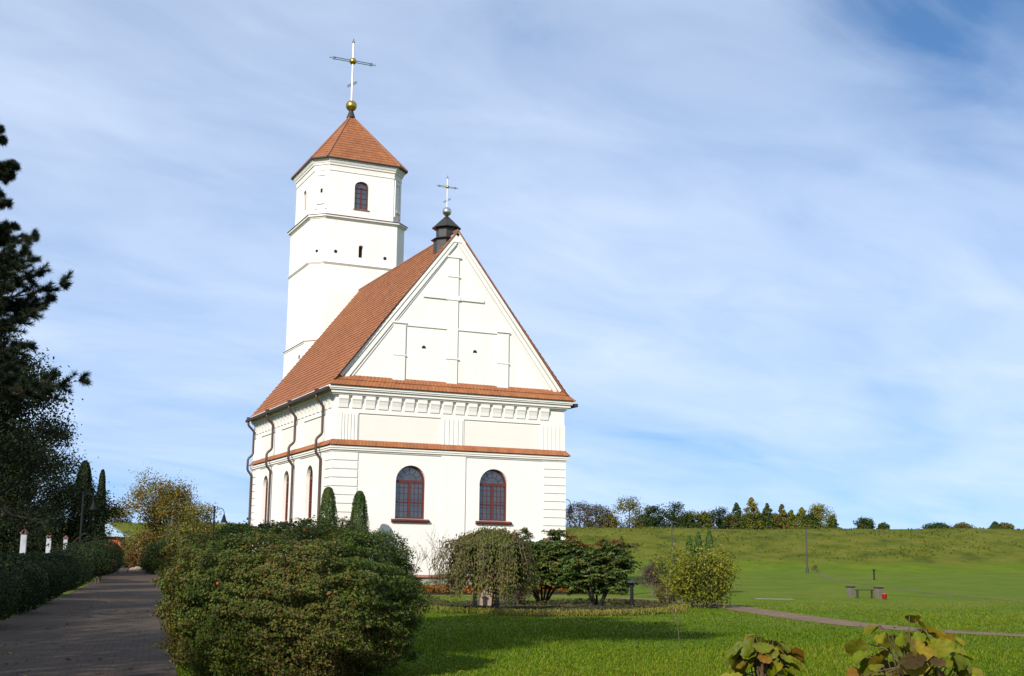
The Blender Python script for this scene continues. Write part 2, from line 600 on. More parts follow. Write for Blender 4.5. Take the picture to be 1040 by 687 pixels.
# palettes (linear albedo)
DKG = (0.030, 0.055, 0.014); MDG = (0.050, 0.085, 0.018); OLV = (0.090, 0.088, 0.020)
YLG = (0.120, 0.145, 0.018); YEL = (0.21, 0.17, 0.018); RST = (0.15, 0.055, 0.018); BRN = (0.085, 0.055, 0.024)
ORG = (0.26, 0.085, 0.015); RED = (0.22, 0.030, 0.018); GRY = (0.085, 0.085, 0.070); BLK = (0.018, 0.030, 0.010)
THJ = (0.026, 0.055, 0.012)

# ------------------------------------------------------------------ the ground
us = np.unique(np.concatenate([np.linspace(-2500, -120, 12), np.arange(-120, 121, 3.0), np.linspace(120, 2500, 12)]))
vs = np.unique(np.concatenate([np.linspace(-600, -20, 7), np.arange(-20, 60, 5.0), np.arange(60, 262, 2.0), np.linspace(262, 3000, 12)]))
g = MB()
for v in vs:
    zt = terr(us, np.full(len(us), v))
    for u, z in zip(us, zt):
        g.v.append(tuple(uv2w(u, v, z)))
nu = len(us)
for j in range(len(vs) - 1):
    for i in range(nu - 1):
        g.f.append((j * nu + i, j * nu + i + 1, (j + 1) * nu + i + 1, (j + 1) * nu + i)); g.m.append(0)


def lawn_mat():
    m, nt, b = newmat('lawn')
    t = N(nt, 'ShaderNodeTexCoord')
    P = t.outputs['Object']
    sp = N(nt, 'ShaderNodeSeparateXYZ'); LK(nt, P, sp.inputs[0])
    n1 = N(nt, 'ShaderNodeTexNoise', Scale=0.35, Detail=6.0, Roughness=0.65); LK(nt, P, n1.inputs['Vector'])
    n2 = N(nt, 'ShaderNodeTexNoise', Scale=7.0, Detail=6.0, Roughness=0.7); LK(nt, P, n2.inputs['Vector'])
    n3 = N(nt, 'ShaderNodeTexNoise', Scale=0.11, Detail=5.0, Roughness=0.6); LK(nt, P, n3.inputs['Vector'])
    c = mixc(nt, ramp(nt, n1.outputs[0], [(0.35, 0.0), (0.65, 1.0)]), (0.066, 0.112, 0.003), (0.114, 0.150, 0.005))
    c = mixc(nt, ramp(nt, n3.outputs[0], [(0.50, 0.0), (0.72, 0.6)]), c, (0.150, 0.142, 0.022))
    c = mixc(nt, ramp(nt, n2.outputs[0], [(0.3, 0.5), (0.6, 0.0)]), c, (0.050, 0.085, 0.005))
    # rough uncut grass, gone brown, on the rampart's bank
    hz = mathn(nt, 'ADD', sp.outputs[2], mathn(nt, 'MULTIPLY', n3.outputs[0], 2.4))
    f = N(nt, 'ShaderNodeMapRange', interpolation_type='SMOOTHSTEP')
    f.inputs['From Min'].default_value = 2.5; f.inputs['From Max'].default_value = 3.7
    LK(nt, hz, f.inputs['Value'])
    mp = N(nt, 'ShaderNodeMapping'); mp.inputs['Scale'].default_value = (1, 1, 1.0); LK(nt, P, mp.inputs[0])
    n4 = N(nt, 'ShaderNodeTexNoise', Scale=0.30, Detail=8.0, Roughness=0.72); LK(nt, mp.outputs[0], n4.inputs['Vector'])
    rough = ramp(nt, n4.outputs[0], [(0.34, (0.036, 0.052, 0.004)), (0.5, (0.084, 0.096, 0.007)), (0.66, (0.128, 0.116, 0.017))])
    c = mixc(nt, f.outputs[0], c, rough)
    LK(nt, c, b.inputs['Base Color'])
    b.inputs['Roughness'].default_value = 0.95
    b.inputs['Specular IOR Level'].default_value = 0.1
    bp = N(nt, 'ShaderNodeBump', Strength=0.6, Distance=0.06)
    nb = N(nt, 'ShaderNodeTexNoise', Scale=12.0, Detail=5.0); LK(nt, P, nb.inputs['Vector'])
    LK(nt, nb.outputs[0], bp.inputs['Height']); LK(nt, bp.outputs[0], b.inputs['Normal'])
    return m


tag(g.build('ground', lawn_mat(), smooth=True), kind='structure')


def strip(name, centre, width, mat, lift=0.01, step=1.0):
    """a path: centre line in (u, v) given as points, draped on the ground"""
    pts = [Vector((a, b)) for a, b in centre]
    fine = []
    for a, b in zip(pts[:-1], pts[1:]):
        k = max(1, int((b - a).length / step))
        fine += [a.lerp(b, i / k) for i in range(k)]
    fine.append(pts[-1])
    # soften the corners
    for _ in range(6):
        fine = [fine[0]] + [(fine[i - 1] + fine[i] * 2 + fine[i + 1]) / 4 for i in range(1, len(fine) - 1)] + [fine[-1]]
    mb = MB(); prev = None; s = 0.0
    for i, p in enumerate(fine):
        t = (fine[min(i + 1, len(fine) - 1)] - fine[max(i - 1, 0)]).normalized()
        nn = Vector((t.y, -t.x))
        w = width(i / len(fine)) if callable(width) else width
        row = []
        for k in range(5):
            q = p + nn * w * (k / 4 - 0.5)
            row.append((uv2w(q.x, q.y, float(terr(q.x, q.y)) + lift), (k / 4 - 0.5) * w))
        if i: s += (p - fine[i - 1]).length
        if prev:
            for k in range(4):
                mb.quad(prev[0][k][0], prev[0][k + 1][0], row[k + 1][0], row[k][0], 0,
                        [(prev[0][k][1], prev[1]), (prev[0][k + 1][1], prev[1]), (row[k + 1][1], s), (row[k][1], s)])
        prev = (row, s)
    for f in range(len(mb.f)):     # face up
        a, b, c = (Vector(mb.v[mb.f[f][k]]) for k in range(3))
        if (b - a).cross(c - a).z < 0:
            mb.f[f] = tuple(reversed(mb.f[f]))
            if f in mb.uv: mb.uv[f] = list(reversed(mb.uv[f]))
    return tag(mb.build(name, mat), kind='structure')


def paver_mat():
    m, nt, b = newmat('lane_pavers')
    t = N(nt, 'ShaderNodeTexCoord')
    br = N(nt, 'ShaderNodeTexBrick', Scale=1.0)
    br.inputs['Brick Width'].default_value = 0.22; br.inputs['Row Height'].default_value = 0.11
    br.inputs['Mortar Size'].default_value = 0.008; br.inputs['Mortar Smooth'].default_value = 0.3
    br.inputs['Color1'].default_value = (0.066, 0.043, 0.032, 1); br.inputs['Color2'].default_value = (0.088, 0.062, 0.046, 1)
    br.inputs['Mortar'].default_value = (0.035, 0.03, 0.02, 1)
    LK(nt, t.outputs['UV'], br.inputs['Vector'])
    n = N(nt, 'ShaderNodeTexNoise', Scale=0.9, Detail=6.0, Roughness=0.7); LK(nt, t.outputs['Object'], n.inputs['Vector'])
    c = mixc(nt, ramp(nt, n.outputs[0], [(0.42, 0.0), (0.7, 0.7)]), br.outputs[0], (0.06, 0.05, 0.035))
    LK(nt, c, b.inputs['Base Color'])
    b.inputs['Roughness'].default_value = 0.95
    b.inputs['Specular IOR Level'].default_value = 0.15
    bp = N(nt, 'ShaderNodeBump', Strength=0.7, Distance=0.01, invert=True)
    LK(nt, br.outputs['Fac'], bp.inputs['Height']); LK(nt, bp.outputs[0], b.inputs['Normal'])
    return m


def lane_c(v): return -6.75 - 0.28 * (v - 18)


strip('lane', [(lane_c(v), v) for v in (4, 12, 18, 30, 45, 60, 80, 100, 118)] + [(-36.5, 126), (-38, 134)], 4.1, paver_mat(), 0.012)
M_PATH = surf('path_asphalt', (0.20, 0.138, 0.090), 0.95, 0.2, 1.5, 0.4, 40, spec=0.1, dirt=((0.11, 0.095, 0.045), 0.8, 0.8))
M_PATH2 = surf('trodden_track', (0.15, 0.125, 0.065), 0.95, 0.2, 1.0, 0.3, spec=0.1)
strip('footpath', [(-11, 62.6), (-4, 61.7), (3, 61.2), (6.5, 60.0), (8.1, 55), (8.7, 48), (9.3, 40), (10.0, 34.4), (12.2, 31.2), (16, 29.6), (24, 28.6), (40, 28)], 1.5, M_PATH, 0.010)
strip('far_path', [(30, 122), (27, 108), (25.8, 98), (25.2, 82), (25.2, 66), (25.4, 50), (26, 36)], 0.5, M_PATH2, 0.012)
strip('paved_patch', [(11.9, 61.6), (13.7, 61.4)], 1.5, surf('pale_paving', (0.27, 0.22, 0.17), 0.9, 0.15, 2.0, 0.3), 0.014, 0.5)

# mulched bed under the shrubs
mb = MB(); ring = []
rr = np.random.default_rng(4)
for k in range(72):
    a = 2 * PI * k / 72
    rad = 1 + 0.05 * math.sin(3 * a + 1) + 0.03 * math.sin(7 * a) + rr.uniform(-0.02, 0.02)
    ring.append(uv2w(1.2 + 4.9 * rad * math.cos(a), 47.5 + 7.6 * rad * math.sin(a), 0.008))
mb.v = [tuple(p) for p in ring]; mb.f = [tuple(range(72))]; mb.m = [0]
tag(mb.build('soil_bed', M_SOIL), kind='structure')
mb = MB()
mb.box(-0.5, 14.6, -5.9, -2.7, -0.1, 0.05)
tag(mb.build('flower_border_soil', M_SOIL), kind='structure')

# ------------------------------------------------------------------ the church
church = thing('church', (0, 0, 0), 'white church with red tiled roof and octagonal bell tower', 'church')
WW, LL = 14.0, 18.0
ZE, ZA = 10.93, 20.34          # eave and ridge heights


def arch(cx, hw, z0, zs, zt, n=14):
    """closed outline of an arched opening, counter-clockwise"""
    pts = [(cx - hw, z0), (cx + hw, z0)]
    for k in range(n + 1):
        a = PI * k / n
        pts.append((cx + hw * math.cos(a), zs + (zt - zs) * math.sin(a)))
    return pts


FRONT_W = [(7 - 2.483, 0.875, 3.89, 5.915, 6.79), (7 + 2.483, 0.875, 3.89, 5.915, 6.79)]
SIDE_W = [(y, 0.66, 3.89, 6.18, 6.88) for y in (4.20, 9.25, 14.28)]

w = MB()
w.face_wall((0, 0, 0), (1, 0, 0), [(0, -0.3), (14, -0.3), (14, 7.9), (0, 7.9)], [arch(*q) for q in FRONT_W], 0.32)
# left side: u runs from the far end to the near end so that U x Z faces -x
w.face_wall((0, LL, 0), (0, -1, 0), [(0, -0.3), (LL, -0.3), (LL, 7.9), (0, 7.9)], [arch(LL - q[0], *q[1:]) for q in SIDE_W], 0.32)
w.face_wall((14, 0, 0), (0, 1, 0), [(0, -0.3), (LL, -0.3), (LL, 7.9), (0, 7.9)])
w.face_wall((14, LL, 0), (-1, 0, 0), [(0, -0.3), (14, -0.3), (14, 11.2), (7, 19.9), (0, 11.2)])
# upper storey, set back a little
I = 0.10
w.face_wall((I, I, 0), (1, 0, 0), [(0, 7.9), (14 - 2 * I, 7.9), (14 - 2 * I, 11.2), (0, 11.2)])
w.face_wall((I, LL - 0.005, 0), (0, -1, 0), [(0, 7.9), (LL - I, 7.9), (LL - I, 11.2), (0, 11.2)])
w.face_wall((14 - I, I, 0), (0, 1, 0), [(0, 7.9), (LL - I, 7.9), (LL - I, 11.2), (0, 11.2)])
w.quad((0, 0, 7.9), (14, 0, 7.9), (14, LL, 7.9), (0, LL, 7.9))
# gable field
w.face_wall((0, 0.10, 0), (1, 0, 0), [(0.2, 11.15), (13.8, 11.15), (7, 20.05)])
w.build('nave_wall', M_PLASTER, church)

# raised strips: quoins, centre strip, upper pilasters, frieze
for x0, x1 in ((-0.03, 1.43), (12.57, 14.03)):
    q = MB(); z = 0.95; k = 0
    while z < 7.35:
        h = 0.415
        q.box(x0, x1, -0.055, 0.03, z, min(z + h, 7.38))
        z += h + 0.045; k += 1
    if x0 < 1:
        z = 0.95
        while z < 7.35:
            q.box(-0.055, 0.03, 0.032, 1.25, z, min(z + 0.415, 7.38)); z += 0.46
    q.build('quoin', M_PLASTER, church, bevel=0.012)
for yy in (LL - 1.2,):
    z = 0.95; q = MB()
    while z < 7.35:
        q.box(-0.055, 0.03, yy, LL + 0.02, z, min(z + 0.415, 7.38)); z += 0.46
q.build('quoin', M_PLASTER, church, bevel=0.012)

q = MB()
q.box(6.28, 7.72, -0.07, 0.03, 0.95, 7.38)
q.build('wall_strip', M_PLASTER, church, bevel=0.01)
for yc in (1.75, 6.75, 11.8, 16.25):
    q = MB()
    q.box(-0.06, 0.03, yc - 0.45, yc + 0.45, 0.95, 7.38)
    if yc < 16: q.build('wall_strip', M_PLASTER, church, bevel=0.01)
q.build('wall_strip', M_PLASTER, church, bevel=0.01)


def fluted(mb, x0, x1, z0, z1, axis):
    """pilaster with thin upright flutes; axis 'x' on the front, 'y' on the left side"""
    n = 5; wd = (x1 - x0) / n
    for k in range(n):
        a = x0 + k * wd; b = a + wd * 0.62
        if axis == 'x': mb.box(a, b, 0.0, I + 0.02, z0, z1)
        else: mb.box(0.0, I + 0.02, a, b, z0, z1)


for x0, x1 in ((0.52, 1.44), (6.27, 7.63), (12.45, 13.75)):
    q = MB()
    q.box(x0 - 0.04, x1, 0.045, I + 0.015, 8.0, 9.5)
    fluted(q, x0, x1, 8.02, 9.46, 'x')
    if x0 < 1: q.box(0.0, 0.479, 0.0, I + 0.02, 8.0, 9.5)
    if x0 > 12: q.box(13.751, 14.0, 0.0, I + 0.02, 8.0, 9.5)
    q.build('fluted_pilaster', M_PLASTER, church, bevel=0.008)
for yc in (1.0, 6.75, 11.8, 16.9):
    q = MB()
    q.box(0.045, I + 0.015, yc - 0.75, yc + 0.75, 8.0, 9.5)
    fluted(q, yc - 0.68, yc + 0.68, 8.02, 9.46, 'y')
    q.build('fluted_pilaster', M_PLASTER, church, bevel=0.008)
q = MB()
q.box(0.04, 13.96, 0.04, I + 0.02, 9.5, 10.36)      # frieze
q.box(0.035, I + 0.02, 0.125, LL - 0.01, 9.5, 10.36)
q.build('frieze', M_PLASTER, church)
for x0, x1 in ((1.46, 6.22), (7.66, 12.40)):
    q = MB(); q.box(x0, x1, I - 0.012, I + 0.02, 8.02, 9.40)
    q.build('panel', M_PANEL, church)
for y0, y1 in ((1.78, 5.98), (7.52, 11.02), (12.58, 16.12)):
    q = MB(); q.box(I - 0.012, I + 0.02, y0, y1, 8.02, 9.40)
    q.build('panel', M_PANEL, church)

# eaves cornice in stepped mouldings, mitred at the corners
q = MB()
for out, z0, z1 in ((0.06, 10.36, 10.44), (0.16, 10.44, 10.52), (0.24, 10.52, 10.68), (0.33, 10.68, 10.76), (0.38, 10.76, 10.92)):
    e = out - 0.0
    q.box(-e, 14 + e, -e, 0.2, z0, z1 - 0.002)
    q.box(-e, 0.2, 0.202, LL, z0, z1 - 0.002)
    q.box(13.8, 14 + e, 0.202, LL, z0, z1 - 0.002)
q.build('cornice', M_PLASTER, church, bevel=0.015)

# corbels under the cornice


def corbel(mb, c, U, Nn, w2=0.27, z0=9.76, z1=10.43, out=0.17):
    c = Vector(c); U = Vector(U); Nn = Vector(Nn)
    prof = [(0.0, z0), (0.05, z0), (0.075, z0 + 0.2), (0.13, z0 + 0.40), (out, z0 + 0.47), (out, z1), (0.0, z1)]
    r0 = [c - U * w2 + Nn * a + Vector((0, 0, b)) for a, b in prof]
    r1 = [c + U * w2 + Nn * a + Vector((0, 0, b)) for a, b in prof]
    mb.prism(r0, r1)


for k in range(17):
    m_ = MB(); corbel(m_, (0.50 + 0.757 * k + 0.02, 0.045, 0), (1, 0, 0), (0, -1, 0)); m_.build('corbel', M_PLASTER, church)
for k in range(22):
    m_ = MB(); corbel(m_, (0.04, 0.75 + 0.78 * k, 0), (0, 1, 0), (-1, 0, 0)); m_.build('corbel', M_PLASTER, church)

# string course: white moulding with a tiled weathering on top
q = MB()
for out, z0, z1 in ((0.06, 7.38, 7.46), (0.13, 7.46, 7.56), (0.17, 7.56, 7.68)):
    q.box(-out, 14 + out, -out, 0.15, z0, z1 - 0.002)
    q.box(-out, 0.15, 0.152, LL, z0, z1 - 0.002)
    q.box(13.85, 14 + out, 0.152, LL, z0, z1 - 0.002)
q.build('string_course', M_PLASTER, church, bevel=0.012)


def tiles(mb, P, U, V, a0, b0, a1, b1, rows, tw=0.24, amp=0.018, lip=0.035, seg=None, jit=0.006, rng=None, v0=0.0):
    """tiled slope: P lower origin, U level unit vector, V full vector up the slope; the rows overlap in steps.
    bounds along U run from [a0, b0] at the bottom to [a1, b1] at the top"""
    P = Vector(P); U = Vector(U); V = Vector(V)
    Nn = U.cross(V).normalized()
    if Nn.z < 0: Nn = -Nn
    Lv = V.length
    rng = rng or np.random.default_rng(3)
    for r in range(rows):
        f0, f1 = r / rows, (r + 1) / rows
        A0, B0 = a0 + (a1 - a0) * f0, b0 + (b1 - b0) * f0
        A1, B1 = a0 + (a1 - a0) * f1, b0 + (b1 - b0) * f1
        n = seg or max(1, int((B0 - A0) / tw * 4))
        dz = rng.uniform(-jit, jit, n // 4 + 2)
        lo = []; hi = []; und = []
        for i in range(n + 1):
            t = i / n
            ua = A0 + (B0 - A0) * t; ub = A1 + (B1 - A1) * t
            cw = amp * abs(math.sin(PI * ua / tw)) if amp else 0
            j = dz[min(i // 4, len(dz) - 1)]
            lo.append((P + U * ua + V * f0 + Nn * (lip + cw + j), (ua, v0 + f0 * Lv)))
            hi.append((P + U * ub + V * f1 + Nn * (0.004 + cw * 0.6), (ub, v0 + f1 * Lv)))
            und.append((P + U * ua + V * f0 + Nn * (0.0 if r == 0 else 0.002), (ua, v0 + f0 * Lv)))
        for i in range(n):
            for A, B in ((lo, hi), (und, lo)):
                mb.quad(A[i][0], A[i + 1][0], B[i + 1][0], B[i][0], 0, [A[i][1], A[i + 1][1], B[i + 1][1], B[i][1]])


rngt = np.random.default_rng(8)
# tiled weathering of the string course
q = MB()
t_ = 0.235; zi, zo = 8.03, 7.70
tiles(q, (0, -t_, zo), (1, 0, 0), (0, t_ - 0.0 + 0.02, zi - zo), -t_, 14 + t_, -0.02, 14.02, 1, 0.2, 0.022, 0.03, rng=rngt)
tiles(q, (-t_, 0, zo), (0, -1, 0), (t_ + 0.02, 0, zi - zo), -LL, t_, -LL, 0.02, 1, 0.2, 0.022, 0.03, rng=rngt)
tiles(q, (14 + t_, 0, zo), (0, 1, 0), (-t_ - 0.02, 0, zi - zo), -t_, LL, -0.02, LL, 1, 0.2, 0.022, 0.03, rng=rngt)
q.build('string_tiles', M_TILE, church)

# pent roof across the foot of the gable
q = MB()
EV = 0.46
tiles(q, (0, -EV, ZE - 0.03), (1, 0, 0), (0, EV + 0.12, 0.66), -EV, 14 + EV, 0.12, 13.88, 2, 0.22, 0.024, 0.035, rng=rngt)
q.build('pent_roof', M_TILE, church)

# main roof
slope = (ZA - 11.6) / (7 - 0.226)
zl = ZA - slope * (7 + EV)
q = MB()
Lr = math.hypot(7 + EV, ZA - zl)
tiles(q, (-EV, 0, zl), (0, -1, 0), (7 + EV, 0, ZA - zl), -LL - 0.05, 0.30, -LL - 0.05, -0.0, 38, 0.24, 0.016, 0.032, rng=rngt)
tiles(q, (14 + EV, 0, zl), (0, 1, 0), (-7 - EV, 0, ZA - zl), -0.30, LL + 0.05, 0.0, LL + 0.05, 38, 0.24, 0.016, 0.032, rng=rngt)
# underside and hips' soffit so that the eave has thickness
q.quad((-EV, -0.3, zl - 0.01), (-EV, LL, zl - 0.01), (0.2, LL, zl + 0.05), (0.2, -0.3, zl + 0.05))
q.quad((14 + EV, -0.3, zl - 0.01), (14 + EV, LL, zl - 0.01), (13.8, LL, zl + 0.05), (13.8, -0.3, zl + 0.05))
roof = q.build('roof', M_TILE, church)
q = MB()
q.tube([(7, -0.02, ZA + 0.02), (7, LL, ZA + 0.02)], 0.11, 8)
q.build('ridge_tiles', M_TILE2, roof)

# gable verge: white raking mouldings and a thin tile edge
q = MB()


def rake(mb, x0, z0, x1, z1, y0, y1, off, th, mi=0):
    """a bar that follows the gable slope, 'off' below the slope line and 'th' thick"""
    d = Vector((x1 - x0, 0, z1 - z0)).normalized(); n = Vector((-d.z, 0, d.x))
    if n.z > 0: n = -n
    a = Vector((x0, 0, z0)); b = Vector((x1, 0, z1))
    pts = [a + n * off, b + n * off, b + n * (off + th), a + n * (off + th)]
    mb.prism([p + Vector((0, y0, 0)) for p in pts], [p + Vector((0, y1, 0)) for p in pts], mi)


for s in (0, 1):
    X = (lambda x: x) if s == 0 else (lambda x: 14 - x)
    rake(q, X(0.25), 11.55, X(7), ZA - 0.02, -0.055, 0.12, 0.03, 0.17)
    rake(q, X(0.30), 11.48, X(7), ZA - 0.02, -0.01, 0.12, 0.203, 0.20)
    rake(q, X(0.35), 11.40, X(7), ZA - 0.02, 0.05, 0.12, 0.406, 0.07)
q.prism([Vector((x, -0.05, z)) for x, z in ((6.5, ZA - 0.665), (7.5, ZA - 0.665), (7, ZA - 0.02))], [Vector((x, 0.12, z)) for x, z in ((6.5, ZA - 0.665), (7.5, ZA - 0.665), (7, ZA - 0.02))])
q.build('raking_moulding', M_PLASTER, church)
q = MB()
for s in (0, 1):
    X = (lambda x: x) if s == 0 else (lambda x: 14 - x)
    rake(q, X(-0.02), 11.26, X(7), ZA + 0.03, -0.10, 0.05, -0.045, 0.072)
q.build('verge_tiles', M_TILE2, church)

# gable relief: tall cross strip, arms, level mould, two little pilasters
q = MB()
q.box(6.50, 7.14, 0.02, 0.13, 11.3, 18.75)
q.box(6.42, 7.24, -0.03, 0.13, 18.75, 18.85)
q.box(6.46, 7.20, -0.02, 0.13, 17.62, 17.69)
q.box(6.44, 7.22, -0.02, 0.13, 12.86, 12.93)
q.box(5.0, 8.74, 0.015, 0.13, 16.30, 16.48)
q.box(6.42, 7.24, -0.02, 0.13, 16.27, 16.52)
q.build('relief_cross', M_PLASTER, church, bevel=0.012)
q = MB()
q.box(3.20, 6.496, 0.035, 0.13, 14.56, 14.65)
q.box(7.144, 10.42, 0.035, 0.13, 14.56, 14.65)
q.build('gable_moulding', M_PLASTER, church, bevel=0.01)
for x0 in (3.30, 9.62):
    q = MB()
    q.box(x0, x0 + 0.70, 0.0, 0.13, 11.3, 14.555)
    q.box(x0 - 0.06, x0 + 0.76, -0.04, 0.13, 14.655, 14.76)
    q.box(x0 - 0.04, x0 + 0.74, -0.03, 0.13, 12.84, 12.91)
    q.build('gable_pilaster', M_PLASTER, church, bevel=0.012)
for x in (5.12, 8.24):
    q = MB(); n = 8
    prof = [(x + 0.13 * math.cos(PI * k / n), 13.36 + 0.17 * math.sin(PI * k / n)) for k in range(n + 1)]
    q.prism([Vector((a, 0.092, b)) for a, b in prof], [Vector((a, 0.12, b)) for a, b in prof])
    q.build('vent_hole', M_HOLE, church)

# plinth with its tiled ledge
q = MB()
q.box(-0.16, 14.16, -0.16, -0.001, -0.3, 0.74)
q.box(-0.16, -0.001, 0.0, LL, -0.3, 0.74)
q.box(14.001, 14.16, 0.0, LL, -0.3, 0.74)
q.build('plinth', M_PLINTH, church)
q = MB()
tiles(q, (0, -0.26, 0.75), (1, 0, 0), (0, 0.26, 0.14), -0.26, 14.26, 0, 14, 1, 0.2, 0.012, 0.02)
tiles(q, (-0.26, 0, 0.75), (0, -1, 0), (0.26, 0, 0.14), -LL, 0.26, -LL, 0, 1, 0.2, 0.012, 0.02)
q.build('plinth_ledge', M_TILE2, church)


def window(O, U, hw, z0, zs, zt, parent, depth=0.2, fan=True, sill=True, rows=6, cols=3, fw=0.09, name='window'):
    """arched window: frame with glazing bars, glass, sill; O lies on the wall face under its centre"""
    O = Vector(O); U = Vector(U); Z = Vector((0, 0, 1)); Nn = U.cross(Z)
    P = lambda a, z, d=0.0: O + U * a + Z * z - Nn * d
    out = arch(0, hw - 0.004, z0 + 0.004, zs, zt - 0.004, 18)
    inn = arch(0, hw - fw, z0 + fw, zs, zt - fw, 18)
    f = MB(); n = len(out)
    for k in range(n):
        l = (k + 1) % n
        a, b, c, d = out[k], out[l], inn[l], inn[k]
        f.quad(P(*a, depth), P(*b, depth), P(*c, depth), P(*d, depth))
        f.quad(P(*d, depth), P(*c, depth), P(*c, depth + 0.09), P(*d, depth + 0.09))
    dm = depth + 0.055
    bar = lambda a0, z0_, a1, z1_, t, th=0.03: f.boxa(P((a0 + a1) / 2, (z0_ + z1_) / 2, dm), (P(a1, z1_) - P(a0, z0_)) / 2,
                                                       ((U * -(z1_ - z0_) + Z * (a1 - a0)).normalized()) * t / 2, Nn * th)
    if fan:
        bar(-hw + fw, zs, hw - fw, zs, 0.15, 0.05)
        bar(0, z0 + fw, 0, zs, 0.13, 0.045)
        zm = z0 + (zs - z0) * 0.45
        bar(-hw + fw, zm, hw - fw, zm, 0.07, 0.04)
        for s in (-1, 1):
            for k in range(1, cols):
                x = s * (0.065 + (hw - fw - 0.065) * k / cols); bar(x, z0 + fw, x, zs, 0.014, 0.012)
            for k in range(1, rows):
                z = z0 + fw + (zs - z0 - fw) * k / rows
                if abs(z - zm) > 0.08: bar(s * 0.065, z, s * (hw - fw), z, 0.014, 0.012)
        ri = hw * 0.48
        for k in range(1, 6):
            a = PI * k / 6
            bar(ri * math.cos(a), zs + ri * math.sin(a), (hw - fw) * math.cos(a), zs + (zt - zs - fw) * math.sin(a), 0.014, 0.012)
        for k in range(10):
            a, b = PI * k / 10, PI * (k + 1) / 10
            bar(ri * math.cos(a), zs + ri * math.sin(a), ri * math.cos(b), zs + ri * math.sin(b), 0.014, 0.012)
    else:
        bar(-hw + fw, zs - 0.05, hw - fw, zs - 0.05, 0.09, 0.04)
        bar(0, z0 + fw, 0, zs, 0.08, 0.04)
        for k in range(1, rows):
            z = z0 + fw + (zs - z0 - fw) * k / rows
            bar(-hw + fw, z, hw - fw, z, 0.02, 0.02)
    fo = f.build('window_frame', M_WOOD, None)
    wd = bpy.data.objects.new(name, None); COL.objects.link(wd); wd.parent = parent
    fo.parent = wd
    gl = MB(); pts = arch(0, hw - 0.02, z0 + 0.02, zs, zt - 0.02, 18)
    gl.v = [tuple(P(a, z, depth + 0.075)) for a, z in pts]; gl.f = [tuple(range(len(pts)))]; gl.m = [0]
    gl.build('glass', M_GLASS, wd)
    if sill:
        s_ = MB(); e = hw + 0.22
        prof = [(-0.10, z0 - 0.16), (-0.16, z0 - 0.15), (-0.16, z0 - 0.10), (depth - 0.005, z0 + 0.02), (depth - 0.005, z0 - 0.13)]
        # outwards is negative depth
        for x0, x1, pr in ((-hw + 0.004, hw - 0.004, [(0.0, z0 - 0.12), (0.0, z0 - 0.015), (depth - 0.005, z0 + 0.03), (depth - 0.005, z0 - 0.12)]),
                           (-e, e, [(0.002, z0 - 0.20), (-0.13, z0 - 0.19), (-0.17, z0 - 0.13), (-0.17, z0 - 0.09), (0.002, z0 - 0.012)])):
            s_.prism([P(x0, z, d) for d, z in pr], [P(x1, z, d) for d, z in pr])
        s_.build('sill', M_WOOD, wd)
    return wd


for cx_, hw, z0, zs, zt in FRONT_W: window((cx_, 0, 0), (1, 0, 0), hw, z0, zs, zt, church)
for cy_, hw, z0, zs, zt in SIDE_W: window((0, cy_, 0), (0, -1, 0), hw, z0, zs, zt, church)

# gutters and downpipes
for x in (-EV - 0.07, 14 + EV + 0.07):
    q = MB(); q.boxa((x, LL / 2 - 0.2, zl - 0.04), (0.09, 0, 0), (0, LL / 2 + 0.25, 0), (0, 0, 0.10))
    q.build('gutter', M_GUTTER, church, bevel=0.03)
for y in (1.62, 6.75 + 0.55, 11.8 + 0.75, 17.55):
    q = MB()
    xo, xi, xu = -EV - 0.06, -0.16, -0.12
    q.tube([(xo, y, 10.72), (xo, y, 10.42), (xo + 0.06, y, 10.30), (xu - 0.06, y, 10.02), (xu, y, 9.90), (xu, y, 8.52), (xu - 0.05, y, 8.40),
            (-0.38, y, 8.20), (-0.44, y, 8.08), (-0.44, y, 7.48), (-0.40, y, 7.36), (xi - 0.05, y, 7.12), (xi, y, 7.0), (xi, y, 1.2), (xi - 0.16, y, 0.95), (xi - 0.18, y, 0.3)], 0.075, 10)
    d_ = q.build('downpipe', M_PIPE, church, smooth=True)
    q = MB(); q.lathe((xo, y, 10.66), [(0.06, 0), (0.11, 0.1), (0.14, 0.22)], 10)
    q.build('hopper', M_PIPE, d_)

# ---- bell tower
TX, TY = 7.0, 21.52


def octo(T, k, z):
    p = [(-T + k, -T), (T - k, -T), (T, -T + k), (T, T - k), (T - k, T), (-T + k, T), (-T, T - k), (-T, -T + k)]
    return [Vector((TX + a, TY + b, z)) for a, b in p]


tower = MB()
HOLES = {('a', 0): [arch(0, 0.17, 22.72, 23.50, 23.62)],
         ('b', 0): [arch(0, 0.53, 26.32, 27.95, 28.38)],
         ('b', 6): [arch(0, 0.36, 26.6, 27.85, 28.15)],
         ('b', 2): [arch(0, 0.53, 26.32, 27.95, 28.38)]}


def tier(T, k, z0, z1, key):
    R0 = octo(T, k, 0)
    for i in range(8):
        a, b = R0[i], R0[(i + 1) % 8]
        wd = (b - a).length; U = (b - a) / wd
        hs = [[(x + wd / 2, z) for x, z in h] for h in HOLES.get((key, i), [])]
        tower.face_wall(a, U, [(0, z0), (wd, z0), (wd, z1), (0, z1)], hs, 0.3)


TT, TK = 3.51, 0.84
tier(TT + 0.10, TK + 0.05, -0.3, 16.62, 'c')
tier(TT, TK, 16.62, 25.62, 'a')
tier(3.27, 0.85, 25.62, 29.9, 'b')
tower.build('tower_wall', M_PLASTER, church)
